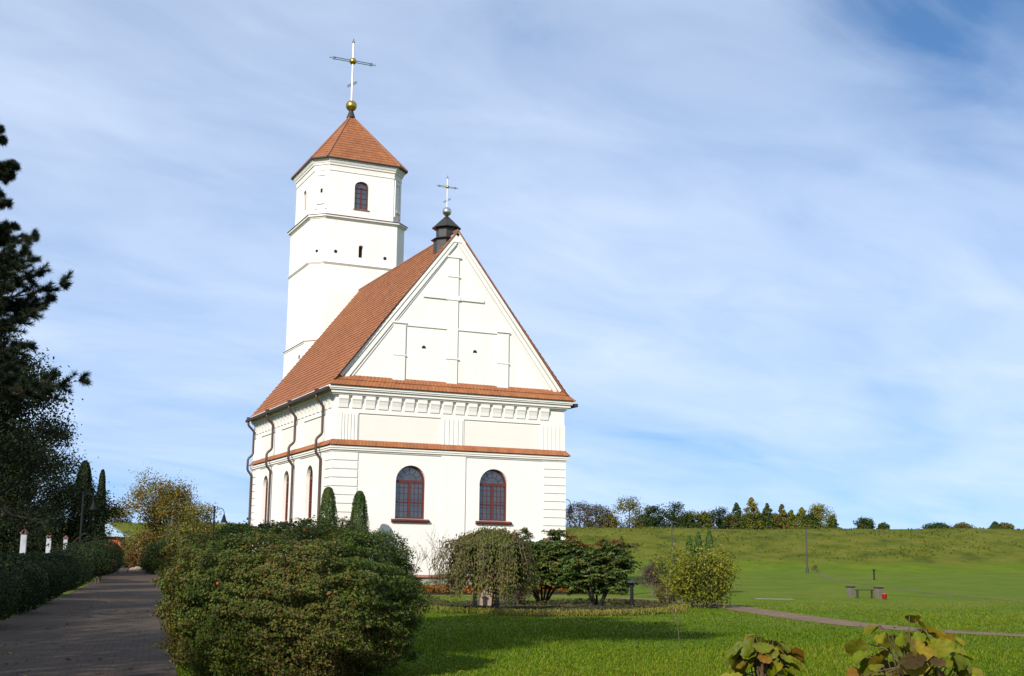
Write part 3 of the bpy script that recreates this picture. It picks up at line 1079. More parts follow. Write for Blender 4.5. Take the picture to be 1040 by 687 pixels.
# dark inside behind the slit
q = MB(); q.box(TX - 0.3, TX + 0.3, TY - TT + 0.28, TY - TT + 0.30, 22.6, 23.7); q.build('vent_slit', M_HOLE, church)
for (px_, pz) in ((5.15, 22.97), (8.80, 22.87)):
    q = MB(); q.tube([(px_, TY - TT - 0.004, pz), (px_, TY - TT + 0.02, pz)], 0.13, 10); q.build('vent_hole', M_HOLE, church)
for dx, dz in ((0.38, 22.95),):
    c0 = Vector((TX - TT + TK * 0.5, TY - TT + TK * 0.5, dz)); nn = Vector((-1, -1, 0)).normalized()
    q = MB(); q.tube([c0 + nn * 0.006, c0 - nn * 0.02], 0.12, 10); q.build('vent_hole', M_HOLE, church)
q = MB(); c0 = Vector((TX - TT - 0.1, TY - 1.5, 15.6)); q.tube([c0 + Vector((-0.006, 0, 0)), c0 + Vector((0.02, 0, 0))], 0.17, 10); q.build('vent_hole', M_HOLE, church)
q = MB(); c0 = Vector((TX - 3.27 + 0.425, TY - 3.27 + 0.425, 27.45)); nn = Vector((-1, -1, 0)).normalized()
q.boxa(c0 + nn * 0.0, Vector((1, -1, 0)).normalized() * 0.09, nn * 0.012, (0, 0, 0.16)); q.build('vent_slit', M_HOLE, church)


def ringband(mb, T, k, out0, z0, out1, z1):
    kk = lambda o: k + o * 0.586 * 1.0
    a = octo(T + out0, k + out0 * 0.586, z0); b = octo(T + out1, k + out1 * 0.586, z1)
    mb.prism(a, b)


q = MB()
ringband(q, TT, TK, 0.02, 22.02, 0.10, 22.12); ringband(q, TT, TK, 0.12, 22.125, 0.12, 22.20)
ringband(q, TT, TK, 0.09, 22.205, 0.02, 22.26)
ringband(q, TT, TK, 0.04, 25.30, 0.12, 25.42); ringband(q, TT, TK, 0.20, 25.425, 0.20, 25.56)
ringband(q, 3.27, 0.85, 0.05, 28.92, 0.05, 29.02); ringband(q, 3.27, 0.85, 0.02, 29.025, 0.06, 29.32)
ringband(q, 3.27, 0.85, 0.12, 29.325, 0.14, 29.46); ringband(q, 3.27, 0.85, 0.17, 29.465, 0.26, 29.64); ringband(q, 3.27, 0.85, 0.28, 29.645, 0.28, 29.78)
q.build('tower_moulding', M_PLASTER, church, bevel=0.015)
q = MB(); ringband(q, TT, TK, 0.27, 25.565, -0.20, 25.72); q.build('tower_string_tiles', M_TILE2, church)
# offset with tiled weathering low on the west face side
q = MB()
ringband(q, TT, TK, 0.14, 16.42, 0.14, 16.52)
q.build('tower_offset', M_PLASTER, church)
q = MB(); ringband(q, TT, TK, 0.20, 16.525, -0.05, 16.68); q.build('tower_offset_tiles', M_TILE2, church)
# niches on the chamfered faces of the belfry
R0 = octo(3.27, 0.85, 0)
for i in (7, 1):
    a, b = R0[i], R0[(i + 1) % 8]
    U = (b - a).normalized(); Nn = U.cross(Vector((0, 0, 1))); c = (a + b) / 2
    q = MB(); Z = Vector((0, 0, 1))
    for x in (-0.40, 0.40): q.boxa(c + U * x + Z * 27.5 + Nn * 0.02, U * 0.09, Nn * 0.05, Z * 1.40)
    q.boxa(c + Z * 28.66 + Nn * 0.02, U * 0.306, Nn * 0.05, Z * 0.10)
    q.boxa(c + Z * 26.55 + Nn * 0.03, U * 0.306, Nn * 0.07, Z * 0.09)
    q.build('niche_surround', M_PLASTER, church, bevel=0.01)
window((TX, TY - 3.27, 0), (1, 0, 0), 0.53, 26.32, 27.95, 28.38, church, 0.16, fan=False, sill=False, rows=4, fw=0.07)
window((TX - 3.27, TY, 0), (0, -1, 0), 0.36, 26.6, 27.85, 28.15, church, 0.16, fan=False, sill=False, rows=4, fw=0.06)
window((TX + 3.27, TY, 0), (0, 1, 0), 0.53, 26.32, 27.95, 28.38, church, 0.16, fan=False, sill=False, rows=4, fw=0.07)
for x0, x1, z in ((TX - 0.60, TX + 0.60, 26.30),):
    q = MB(); q.box(x0, x1, TY - 3.27 - 0.07, TY - 3.27, z - 0.06, z); q.build('sill', M_TILE2, church)

# tower roof
q = MB()
ev = octo(3.60, 0.86, 29.80); apex = Vector((TX, TY, 34.45))
for i in range(8):
    a, b = ev[i], ev[(i + 1) % 8]
    wd = (b - a).length; U = (b - a) / wd; mid = (a + b) / 2
    V = apex - mid
    tiles(q, mid, U, V, -wd / 2, wd / 2, -0.004, 0.004, 19, 0.24, 0.0, 0.03, seg=max(2, int(wd / 0.24)), rng=rngt, v0=i * 3.0)
q.v += [tuple(p) for p in ev]; q.f.append(tuple(range(len(q.v) - 8, len(q.v)))[::-1]); q.m.append(0)
troof = q.build('tower_roof', M_TILE, church)
q = MB()
for p in ev: q.tube([p + Vector((0, 0, 0.04)), apex + Vector((0, 0, 0.04))], [0.07, 0.05], 6)
q.build('hip_tiles', M_TILE2, troof)
q = MB()
for p in range(8):
    a, b = ev[p], ev[(p + 1) % 8]
    c = (a + b) / 2; U = (b - a) / 2; Nn = U.normalized().cross(Vector((0, 0, 1)))
    q.boxa(c + Nn * 0.02 + Vector((0, 0, -0.03)), U * 1.0, Nn * 0.03, Vector((0, 0, 0.05)))
q.build('tower_fascia', M_DARKMETAL, church)


def cross(c, h, span, zarm, zlow, rod, parent, ball_r, ball_mat, centre_ball, low_len):
    """metal cross: c is the centre of its ball; upright rod, trellised arms with pointed ends, slanting foot bar"""
    c = Vector(c)
    mb = MB()
    mb.tube([c, c + Vector((0, 0, h - 0.35 * rod / 0.085))], rod, 8)
    cr = mb.build('cross', M_PALESTEEL, parent)
    mb = MB(); mb.ball((0, 0, 0), ball_r, 24); mb.v = [tuple(Vector(p) + c) for p in mb.v]
    mb.build('orb', ball_mat, cr, smooth=True)
    mb = MB(); k = rod / 0.085
    ca = c + Vector((0, 0, zarm))
    for s in (-1, 1):
        e = ca + Vector((s * span, 0, 0))
        for o in (-0.07, 0.07):
            mb.tube([ca + Vector((0, 0, o * k)), ca + Vector((s * (span - 0.45 * k), 0, o * k))], 0.033 * k, 6)
        mb.tube([ca + Vector((s * (span - 0.45 * k), 0, -0.10 * k)), ca + Vector((s * (span - 0.30 * k), 0, 0.12 * k)), ca + Vector((s * (span - 0.2 * k), 0, 0)), e],
                [0.05 * k, 0.05 * k, 0.04 * k, 0.015 * k], 6)
        mb.tube([ca + Vector((s * (span - 0.45 * k), 0, 0.10 * k)), ca + Vector((s * (span - 0.30 * k), 0, -0.12 * k)), ca + Vector((s * (span - 0.2 * k), 0, 0))],
                [0.05 * k, 0.05 * k, 0.04 * k], 6)
        mb.ball(tuple(ca + Vector((s * (span - 0.02), 0, 0))), 0.05 * k, 8)
    mb.build('crossbar', M_BLUEMETAL, cr)
    mb = MB(); t = c + Vector((0, 0, h))
    mb.tube([t - Vector((0, 0, 0.40 * k)), t - Vector((0, 0, 0.30 * k)), t - Vector((0, 0, 0.12 * k)), t], [0.04 * k, 0.12 * k, 0.05 * k, 0.02 * k], 8)
    mb.ball(tuple(t - Vector((0, 0, 0.02 * k))), 0.05 * k, 8)
    mb.build('finial', M_BLUEMETAL, cr)
    mb = MB(); cl_ = c + Vector((0, 0, zlow))
    for o in (-0.06, 0.06):
        mb.tube([cl_ + Vector((-low_len, 0, -0.30 * low_len / 0.5 + o * k)), cl_ + Vector((low_len, 0, 0.30 * low_len / 0.5 + o * k))], 0.035 * k, 6)
    mb.build('foot_bar', M_BLUEMETAL, cr)
    if centre_ball:
        mb = MB(); mb.ball(tuple(ca), centre_ball, 16); mb.build('boss', M_GOLD, cr, smooth=True)
    return cr


q = MB(); q.lathe((TX, TY, 34.25), [(0.34, 0), (0.22, 0.35), (0.16, 0.55), (0.2, 0.62)], 12); q.build('roof_cap', M_DARKMETAL, church)
cross((TX, TY, 35.20), 5.35, 1.80, 3.55, 1.72, 0.085, church, 0.42, M_GOLD, 0.27, 0.36)

# ridge turret of dark sheet metal over the gable
GX, GY = 6.72, 1.05
q = MB()


def octring(r, z, a0=PI / 8, cx=None, cy=None):
    return [Vector(((GX if cx is None else cx) + r * math.cos(a0 + k * PI / 4), (GY if cy is None else cy) + r * math.sin(a0 + k * PI / 4), z)) for k in range(8)]


q.prism(octring(0.74, 18.9), octring(0.74, 19.98))
q.prism(octring(0.92, 19.985), octring(0.60, 20.12))
q.prism(octring(0.60, 20.125), octring(0.60, 20.72))
tur = q.build('ridge_turret', M_DARKMETAL, church)
q = MB(); q.prism(octring(0.86, 20.70), octring(0.82, 20.78)); q.prism(octring(0.80, 20.785), octring(0.10, 21.45)); q.build('turret_roof', M_DARKMETAL, tur)
cross((GX, GY, 21.74), 2.18, 0.68, 1.50, 0.68, 0.042, church, 0.27, M_STEEL, 0.10, 0.22)

# ------------------------------------------------------------------ plants: builders


def thuja(name, loc, h, r, label, cat='conifer', group=None, seed=1, n=9000, leaf=0.09, pal=None, point=0.5):
    rng = np.random.default_rng(seed)
    t = thing(name, loc, label, cat, group)
    z = rng.random(n) ** 0.85
    prof = np.minimum(1.0, (z / 0.06 + 0.5)) * np.clip((1 - z) ** point, 0.03, 1)
    a = rng.uniform(0, 2 * PI, n)
    bump = 1 + 0.10 * np.sin(a * 5 + z * 9 + seed) + 0.08 * np.sin(a * 9 - z * 21)
    rad = r * prof * bump * (1 - 0.30 * rng.random(n) ** 2)
    P = np.stack([rad * np.cos(a), rad * np.sin(a), 0.05 + z * h * 0.985], 1)
    Nn = np.stack([np.cos(a), np.sin(a), np.full(n, 0.25)], 1)
    leaf_obj('crown', P, Nn, np.full(n, leaf), pal or [(THJ, 3), (MDG, 2), (OLV, 0.6)], M_NEEDLE, rng, t, 0.45, (1.5, seed), upbias=(0, 0, 2.5))
    mb = MB(); mb.tube([(0, 0, -0.1), (0, 0, h * 0.5), (0, 0, h * 0.9)], [r * 0.13 + 0.03, r * 0.09, 0.012], 7); mb.build('trunk', M_DARKBARK, t)
    return t


def leafy_tree(name, loc, h, label, cat='tree', group=None, seed=1, pal=None, leaf=0.12, per=26, cl=0.5, r0=0.16, spread=0.5, first=0.3, nk=(6, 4, 3),
               up=0.35, levels=3, mat=None, bark=None, keep=1.0, trunk_frac=0.75, lean=(0, 0)):
    rng = np.random.default_rng(seed)
    t = thing(name, loc, label, cat, group)
    ch, tips = limbs(rng, (0, 0, -0.1), h * trunk_frac, r0, spread, levels, first, nk, up, lean=lean)
    limb_mesh(ch, 'trunk', bark or M_BARK, t)
    P = []; Q = []
    for p, d in tips:
        if rng.random() > keep: continue
        m = max(1, int(rng.poisson(per)))
        q_ = rng.normal(size=(m, 3)) * cl * 0.45
        P.append(np.array(p) + q_); Q.append(q_ * 0.6 + np.array([0, 0, cl * 0.5]))
    P = np.concatenate(P); Q = np.concatenate(Q)
    leaf_obj('crown', P, Q, np.full(len(P), leaf), pal or [(MDG, 1)], mat or M_LEAF, rng, t, 0.6, (1.2, seed))
    return t


def round_shrub(name, loc, rad, h, label, cat='shrub', group=None, seed=1, n=8000, leaf=0.07, pal=None, lump=0.10, power=2.4, shell=0.3, stems=5, zc=0.5, lift=0.0, parent_mat=None, tn=1.3, inner=0.25):
    rng = np.random.default_rng(seed)
    t = thing(name, loc, label, cat, group)
    rad = np.array([rad, rad, h * (1 - zc)]) if not hasattr(rad, '__len__') else np.array([rad[0], rad[1], h * (1 - zc)])
    P, Q = ellipsoid_crown(rng, n, (0, 0, h * zc + lift), rad, shell, -1, lump, 2.2, power, seed)
    P2, Q2 = ellipsoid_crown(rng, int(n * inner), (0, 0, h * zc + lift), rad * 0.72, 0.4, -1, lump, 2.2, power, seed)
    P = np.concatenate([P, P2]); Q = np.concatenate([Q, Q2])
    ok = P[:, 2] > 0.02
    P, Q = P[ok], Q[ok]
    leaf_obj('crown', P, Q, np.full(len(P), leaf), pal or [(MDG, 1)], parent_mat or M_LEAF, rng, t, 0.62, (tn, seed))
    mb = MB()
    for k in range(stems):
        a = k * 2.4; e = Vector((math.cos(a) * rad[0] * 0.55, math.sin(a) * rad[1] * 0.55, (h + lift) * 0.8))
        s = Vector((math.cos(a) * 0.08, math.sin(a) * 0.08, -0.05))
        mb.tube([s, s.lerp(e, 0.5) + Vector((0, 0, 0.15 * h)), e], [0.035, 0.025, 0.008], 6)
    mb.build('stems', M_BARK, t)
    return t


# ------------------------------------------------------------------ big round bush in front
BUSH = [((0.040, 0.070, 0.014), 2.2), ((0.064, 0.100, 0.016), 2.8), ((0.098, 0.120, 0.018), 2.2), ((0.116, 0.108, 0.018), 2.2), ((0.120, 0.080, 0.024), 1.8), ((0.105, 0.066, 0.030), 1.2), (RST, 0.10)]
rngb = np.random.default_rng(11)
bl = uv2w(-3.13, 18.5, 0)
bush = thing('round_bush', bl, 'large dome shaped bush with mixed green and brown leaves beside the lane', 'bush')
n = 190000
d = unit(rngb.normal(size=(n, 3)))
pz = np.where(d[:, 2] > 0, 2.7, 4.5)
k = ((d[:, 0] ** 2 + d[:, 1] ** 2) ** (pz / 2) + np.abs(d[:, 2]) ** pz) ** (-1 / pz)
# boughs: lumps of several sizes, deep gaps between them
lum = 0.03 * wob(d, 5.0, 3) + 0.05 * wob(d, 12.0, 5) + 0.075 * wob(d, 24.0, 9) + 0.045 * wob(d, 50.0, 2)
dep = 0.16 * rngb.random(n) ** 1.5
rr_ = k * (1 + lum) - dep
rad = np.array([1.80, 1.80, 1.08])
P = d * rr_[:, None] * rad + np.array([0, 0, 1.06])
narrow = 0.92 + 0.08 * np.clip(P[:, 2] / 0.9, 0, 1)
P[:, 0] *= narrow; P[:, 1] *= narrow
Q = unit(d / rad) + np.array([0, 0, 0.35])
m2 = 40000
d2 = unit(rngb.normal(size=(m2, 3))); k2 = ((d2[:, 0] ** 2 + d2[:, 1] ** 2) ** 1.17 + np.abs(d2[:, 2]) ** 2.34) ** (-1 / 2.34)
P2 = d2 * (k2 * rngb.uniform(0.45, 0.90, m2))[:, None] * rad * np.array([0.95, 0.95, 1]) + np.array([0, 0, 1.06])
# sprigs that stand out of the clipped outline
sp = rngb.integers(0, n, 700)
P3 = np.repeat(P[sp], 9, axis=0) + np.repeat(Q[sp], 9, axis=0) * rngb.uniform(0.0, 0.06, (6300, 1)) + rngb.normal(size=(6300, 3)) * 0.025
Q3 = rngb.normal(size=(6300, 3)) + np.array([0, 0, 0.6])
P = np.concatenate([P, P2, P3]); Q = np.concatenate([Q, d2, Q3])
ok = P[:, 2] > 0.03
P, Q = P[ok], Q[ok]
leaf_obj('crown', P, Q, np.full(len(P), 0.037), BUSH, M_LEAF, rngb, bush, 0.62, (1.7, 4), patch=0.75)
mb = MB()
for i in range(26):
    a = i * 2.4; rr0 = 0.1 + 0.25 * (i % 5) / 5
    e = Vector((math.cos(a) * 1.5, math.sin(a) * 1.5, 0.5 + 1.4 * ((i * 7) % 10) / 10)); s = Vector((math.cos(a) * rr0, math.sin(a) * rr0, -0.05))
    mb.tube([s, s.lerp(e, 0.5) + Vector((0, 0, 0.25)), e], [0.03, 0.022, 0.006], 6)
mb.build('stems', M_BARK, bush)
# a few red and orange leaves caught in the bush
mb_c = []; mb_n = []
for (px_, py_) in ((450, 262), (525, 330), (135, 256), (800, 306), (565, 337), (468, 340), (585, 118), (283, 310), (682, 340)):
    u = ((150 + px_ * 0.2788) - 520) / 1267.26; z = (571 - (510 + py_ * 0.2788)) / 1267.26
    # intersect the ray with the bush's dome
    best = None
    for v in np.arange(15.5, 19.5, 0.02):
        q_ = uv2w(u * v, v, 1.65 + z * v) - bl
        e_ = (math.hypot(q_.x / 1.80, q_.y / 1.80) ** 2.34 + abs((q_.z - 1.06) / 1.13) ** 2.34)
        if e_ < 1.08: best = q_; break
    if best is not None:
        for j in range(2):
            mb_c.append(np.array(best) + np.random.default_rng(j).normal(size=3) * 0.03); mb_n.append((-0.3, -1, 0.4))
lo = leaf_obj('caught_leaves', np.array(mb_c), np.array(mb_n), np.full(len(mb_c), 0.05), [(ORG, 2), (RED, 1)], M_LEAF, rngb, bush, 0.8)

# ------------------------------------------------------------------ thujas at the church corner
thuja('columnar_thuja', (-0.72, -2.0, 0), 5.35, 0.66, 'left of two columnar thujas at the church corner', group='thujas by the church corner', seed=21, n=17000, leaf=0.085, point=0.33)
thuja('columnar_thuja', (0.95, -2.05, 0), 5.2, 0.66, 'right of two columnar thujas at the church corner, shadow on wall', group='thujas by the church corner', seed=22, n=17000, leaf=0.085, point=0.33)

# ------------------------------------------------------------------ shrubs in the mulched bed
wl = at(506, 41.5)
rng = np.random.default_rng(31)
weep = thing('weeping_tree', wl, 'weeping tree with umbrella of drooping brownish green leaves', 'tree')
mb = MB()
mb.tube([(0, 0, -0.1), (0.03, 0.0, 0.6), (-0.02, 0.02, 1.3), (0.0, 0, 2.05)], [0.16, 0.12, 0.11, 0.12], 9)
P = []; Q = []
for i in range(190):
    a = rng.uniform(0, 2 * PI); R1 = rng.uniform(0.35, 1.50) * (1.12 if math.cos(a - (PI + 0.43)) > 0.2 else 1)
    top = 2.30 + 0.42 * (1 - R1 / 1.6) + rng.uniform(-0.12, 0.12)
    end = rng.uniform(0.45, 0.95) if R1 > 0.9 else rng.uniform(1.2, 1.9)
    if R1 > 0.9 and math.cos(a - 0.6) > 0.3: end = rng.uniform(0.7, 1.2)
    c = np.array([math.cos(a) * R1 - 0.15 * R1, math.sin(a) * R1 + 0.12 * R1, 0])
    pts = [Vector((0, 0, 1.95)), Vector((c[0] * 0.5, c[1] * 0.5, top)), Vector((c[0] * 0.9, c[1] * 0.9, top - 0.15)), Vector((c[0] * 1.05, c[1] * 1.05, (top + end) / 2)), Vector((c[0] * 1.07, c[1] * 1.07, end))]
    mb.tube(pts, [0.03, 0.022, 0.016, 0.010, 0.004], 5, cap=False)
    for s0, s1 in zip(pts[1:-1], pts[2:]):
        m = int(90 * (s1 - s0).length) + 6
        tt = rng.random(m)[:, None]
        q_ = np.array(s0) * (1 - tt) + np.array(s1) * tt + rng.normal(size=(m, 3)) * np.array([0.10, 0.10, 0.07])
        P.append(q_); Q.append(np.tile(c + np.array([0, 0, 0.5]), (m, 1)))
mb.build('trunk', M_BARK, weep, smooth=True)
P = np.concatenate(P); Q = np.concatenate(Q)
leaf_obj('crown', P, Q, np.full(len(P), 0.098), [((0.088, 0.098, 0.022), 3), ((0.115, 0.078, 0.034), 3), ((0.115, 0.105, 0.020), 2), ((0.120, 0.155, 0.016), 1.6), ((0.058, 0.095, 0.018), 2)], M_LEAF, rng, weep, 0.42, (1.1, 6), upbias=(0, 0, -3.0), patch=0.8)


def sumac(name, loc, label, h, rad, seed, nst=7):
    rng = np.random.default_rng(seed)
    t = thing(name, loc, label, 'shrub', 'sumac shrubs in the mulched bed')
    mb = MB(); P = []; Q = []
    for i in range(nst):
        a = i * 2.4 + 0.3
        e = Vector((math.cos(a) * rad * 0.62, math.sin(a) * rad * 0.62, h * rng.uniform(0.55, 0.75)))
        s = Vector((math.cos(a) * 0.12, math.sin(a) * 0.12, -0.05)); mid = s.lerp(e, 0.5) + Vector((math.cos(a) * 0.06, 0, -0.1))
        mb.tube([s, mid, e], [0.05, 0.038, 0.022], 7)
        for j in range(16):
            b = rng.uniform(0, 2 * PI)
            f = mid.lerp(e, rng.uniform(0.2, 1.0)); g_ = f + Vector((math.cos(b) * rad * 0.42, math.sin(b) * rad * 0.42, rng.uniform(-0.40, 0.34) * h))
            if g_.z > h * 0.96: g_.z = h * rng.uniform(0.85, 0.97)
            if g_.z < h * 0.15: g_.z = h * rng.uniform(0.17, 0.3)
            mb.tube([f, f.lerp(g_, 0.5) + Vector((0, 0, 0.06)), g_], [0.025, 0.016, 0.008], 5)
            # pinnate fronds: leaflets in two rows along a drooping rachis
            for k in range(11):
                c = rng.uniform(0, 2 * PI); ln = rng.uniform(0.30, 0.52)
                dirv = np.array([math.cos(c), math.sin(c), rng.uniform(-0.1, 0.45)])
                o = np.array(f.lerp(g_, rng.uniform(0.25, 1.0)))
                tt = np.linspace(0.12, 1, 9)
                sp_ = o + dirv * (tt * ln)[:, None] + np.array([0, 0, -0.30]) * (tt ** 2)[:, None] * ln
                side = np.array([-dirv[1], dirv[0], 0])
                for sg in (-1, 1):
                    P.append(sp_ + side * sg * 0.055); Q.append(np.tile(np.array([dirv[0] * 0.4 + side[0] * sg * 0.3, dirv[1] * 0.4 + side[1] * sg * 0.3, 1.0]), (9, 1)))
    mb.build('stems', M_DARKBARK, t, smooth=True)
    P = np.concatenate(P); Q = np.concatenate(Q)
    redd = P[:, 2] > h * 0.76
    o = leaf_obj('crown', P, Q, np.full(len(P), 0.155), [((0.052, 0.095, 0.022), 4), ((0.082, 0.130, 0.026), 3), ((0.10, 0.155, 0.04), 1.2), ((0.14, 0.125, 0.028), 1.0)], M_LEAF, rng, t, 0.36, (1.0, seed))
    m = int(redd.sum() * 0.42)
    ids = np.where(redd)[0][rng.integers(0, redd.sum(), m)]
    leaf_obj('red_leaves', P[ids] + np.array([0, 0, 0.05]), Q[ids], np.full(m, 0.13), [(RST, 3), (ORG, 1), (RED, 1)], M_LEAF, rng, t, 0.4)
    return t


sumac('sumac_shrub', at(553, 52), 'taller sumac shrub with reddish top, nearer to the weeping tree', 3.35, 1.75, 41, 8)
sumac('sumac_shrub', at(608, 50.0), 'wider dark sumac shrub at right end of the mulched bed', 2.85, 1.45, 42, 7)
round_shrub('purple_shrub', at(527, 49), 0.62, 1.75, 'small purplish shrub between the weeping tree and taller sumac', seed=43, n=1900, leaf=0.075, pal=[((0.05, 0.028, 0.026), 3), (BRN, 2), (MDG, 1)], lump=0.2)
# beige stone and dark post behind the trunk
mb = MB()
c = at(498, 47)
mb.prism([Vector((x, y, -0.1)) for x, y in ((-0.30, -0.16), (0.28, -0.18), (0.31, 0.15), (-0.27, 0.17))], [Vector((x, y, 0.86)) for x, y in ((-0.22, -0.12), (0.24, -0.14), (0.22, 0.12), (-0.2, 0.13))])
o = mb.build('standing_stone', M_STONE, bevel=0.05); o.location = c; o.rotation_euler = (0, 0, -0.4)
tag(o, 'beige upright stone block behind the trunk of the weeping tree', 'stone')
mb = MB(); mb.box(-0.06, 0.06, -0.06, 0.06, -0.1, 0.80); mb.box(-0.09, 0.09, -0.09, 0.09, 0.801, 0.86)
o = mb.build('short_post', M_BLACK, bevel=0.01); o.location = at(486, 46)
tag(o, 'short dark post just left of the beige standing stone', 'post')


def bollard(loc, h, label, disc=0.19):
    t = thing('bollard_lamp', loc, label, 'lamp', 'low bollard lamps on the lawn')
    mb = MB(); mb.lathe((0, 0, 0), [(0.10, -0.05), (0.10, 0.03), (0.06, 0.05), (0.06, h - 0.14), (0.075, h - 0.13), (0.075, h - 0.08)], 14); mb.build('post', M_BLACK, t)
    mb = MB(); mb.lathe((0, 0, h - 0.078), [(disc * 0.5, 0), (disc, 0.01), (disc, 0.04), (disc * 0.35, 0.085)], 18); mb.build('hood', M_DARKMETAL, t)
    return t


bollard(at(642, 45.5), 1.02, 'black bollard lamp with flat hood beside the mulched bed')
bollard(at(884, 103), 0.85, 'small bollard lamp far out on the lawn above the bench', 0.22)

# low planting in the bed
rng = np.random.default_rng(51)
n = 15000
uu = rng.uniform(-3.4, 5.6, n); vv = 40.6 + rng.random(n) ** 1.2 * 9.5 + 0.16 * (uu - 1.2) ** 2
keepm = (wob(np.stack([uu, vv, vv * 0], 1), 1.6, 5) > -0.15)
uu, vv = uu[keepm], vv[keepm]
Z = 0.03 + 0.22 * rng.random(len(uu)) * (0.6 + 0.5 * wob(np.stack([uu, vv, vv * 0], 1), 1.1, 8))
P = np.array([uv2w(a, b, z) for a, b, z in zip(uu, vv, Z)])
tag(leaf_obj('ground_cover', P, np.tile((0, -0.3, 1.0), (len(P), 1)), np.full(len(P), 0.11), [(DKG, 2), ((0.06, 0.055, 0.018), 3), (BRN, 3), (MDG, 1)], M_LEAF, rng, None, 0.5), kind='stuff')
n = 5200
a = rng.uniform(PI * 1.02, PI * 1.98, n); rf = 1.0 + rng.normal(size=n) * 0.035
uu = 1.2 + 5.0 * rf * np.cos(a); vv = 47.5 + 7.7 * rf * np.sin(a)
P = np.array([uv2w(p, q_, z) for p, q_, z in zip(uu, vv, 0.03 + 0.14 * rng.random(n))])
tag(leaf_obj('dry_grass', P, np.tile((0, -1.0, 0.5), (n, 1)), np.full(n, 0.13), [((0.20, 0.17, 0.035), 3), ((0.14, 0.14, 0.02), 3), ((0.10, 0.13, 0.015), 2)], M_LEAF, rng, None, 0.22, upbias=(0, 0, 2.5)), kind='stuff')
# flowers along the church front
n = 22000
xx = rng.uniform(-0.3, 14.4, n); yy = rng.uniform(-5.8, -2.9, n)
Z = 0.09 + rng.random(n) ** 0.7 * 0.34
P = np.stack([xx, yy, Z], 1)
top = Z > 0.26
tag(leaf_obj('flower_border', P, np.tile((0, -0.3, 1.0), (n, 1)), np.where(top, 0.085, 0.10), [((0.40, 0.12, 0.015), 2.4), ((0.28, 0.06, 0.012), 2), ((0.42, 0.18, 0.012), 1.2), (MDG, 1.4), (DKG, 1.0)], M_LEAF, rng, None, 0.8, (1.4, 3)), kind='stuff')


def sapling(loc, h, label, seed, name='bare_sapling', pal=None, per=1.4):
    return leafy_tree(name, loc, h, label, 'sapling', 'thin saplings on the lawn' if 'lawn' in label else 'thin saplings by the church wall', seed, pal or [(BRN, 1), (OLV, 1)], 0.06, per, 0.15, 0.018, 0.42, 0.3, (7, 3), 0.6, 2, keep=0.8, trunk_frac=1.0)


sapling((3.1, -1.6, 0), 2.3, 'thin sapling by the wall nearest the round bush, under the left window', 61)
sapling((4.25, -1.5, 0), 2.1, 'thin low sapling by the wall, middle of the three', 62)
sapling((5.15, -1.6, 0), 2.6, 'taller thin sapling by the wall beside the centre strip', 63, per=2)
leafy_tree('bare_sapling', at(689, 27), 1.0, 'almost bare thin whip of a sapling standing alone on the lawn', 'sapling', None, 64, [(BRN, 1), (OLV, 1)], 0.05, 1.0, 0.12, 0.007, 0.3, 0.4, (3, 2), 0.7, 1, trunk_frac=0.95)

# ------------------------------------------------------------------ yellowing trees and shrubs right of the bed
YT = [((0.14, 0.165, 0.016), 3), ((0.20, 0.18, 0.016), 2.4), (OLV, 1.6), (MDG, 0.8)]
leafy_tree('yellowing_tree', at(709, 48.5), 2.1, 'low spreading tree with yellow green leaves beside the footpath', seed=71, pal=YT, leaf=0.10, per=28, cl=0.62, r0=0.10, spread=0.84, first=0.36, nk=(9, 4, 3), up=0.08, trunk_frac=0.76)
leafy_tree('yellowing_tree', at(684, 53.5), 1.9, 'smaller yellowing sapling tree left of the spreading one', seed=72, pal=YT, leaf=0.095, per=8, cl=0.35, r0=0.05, spread=0.5, first=0.2, nk=(6, 3, 2), up=0.3, trunk_frac=0.85)
round_shrub('dry_shrub', at(678, 50.5), 0.50, 0.95, 'low reddish dry shrub at the edge of the footpath', seed=73, n=1300, leaf=0.07, pal=[(BRN, 2), (RST, 1), (OLV, 2)], lump=0.25)
leafy_tree('bare_shrub', at(663, 63), 1.75, 'greyish purple shrub almost bare of leaves behind the bollard', 'shrub', None, 74, [((0.09, 0.06, 0.055), 2), (BRN, 1)], 0.07, 5, 0.3, 0.05, 0.35, 0.05, (9, 5, 3), 0.5, 3, trunk_frac=0.7)
round_shrub('yellow_shrub', at(731, 72), 0.75, 2.6, 'yellow leaved shrub behind the spreading yellow green tree', seed=75, n=1800, leaf=0.11, pal=[(YEL, 3), (YLG, 2)], lump=0.25)
thuja('columnar_thuja', at(632, 66), 3.0, 0.34, 'slim lone thuja at the right edge of the sumac shrubs', seed=81, n=4200, leaf=0.09)
tg = 'thujas behind the yellow tree'
GT = [(MDG, 2), ((0.06, 0.11, 0.02), 2), (THJ, 1)]
thuja('columnar_thuja', at(700, 76), 3.2, 0.42, 'left and lowest of three thujas behind the yellowing tree', group=tg, seed=82, n=3000, leaf=0.1, pal=GT)
thuja('columnar_thuja', at(709, 77), 3.45, 0.46, 'middle of three thujas behind the yellowing tree', group=tg, seed=83, n=3000, leaf=0.1, pal=GT)
thuja('columnar_thuja', at(720, 76), 3.6, 0.46, 'right and tallest of three thujas behind the yellowing tree', group=tg, seed=84, n=3000, leaf=0.1, pal=GT)
thuja('columnar_thuja', at(684.5, 84), 2.0, 0.30, 'tiny dark thuja beside the left tall pole', seed=85, n=1500, leaf=0.1)


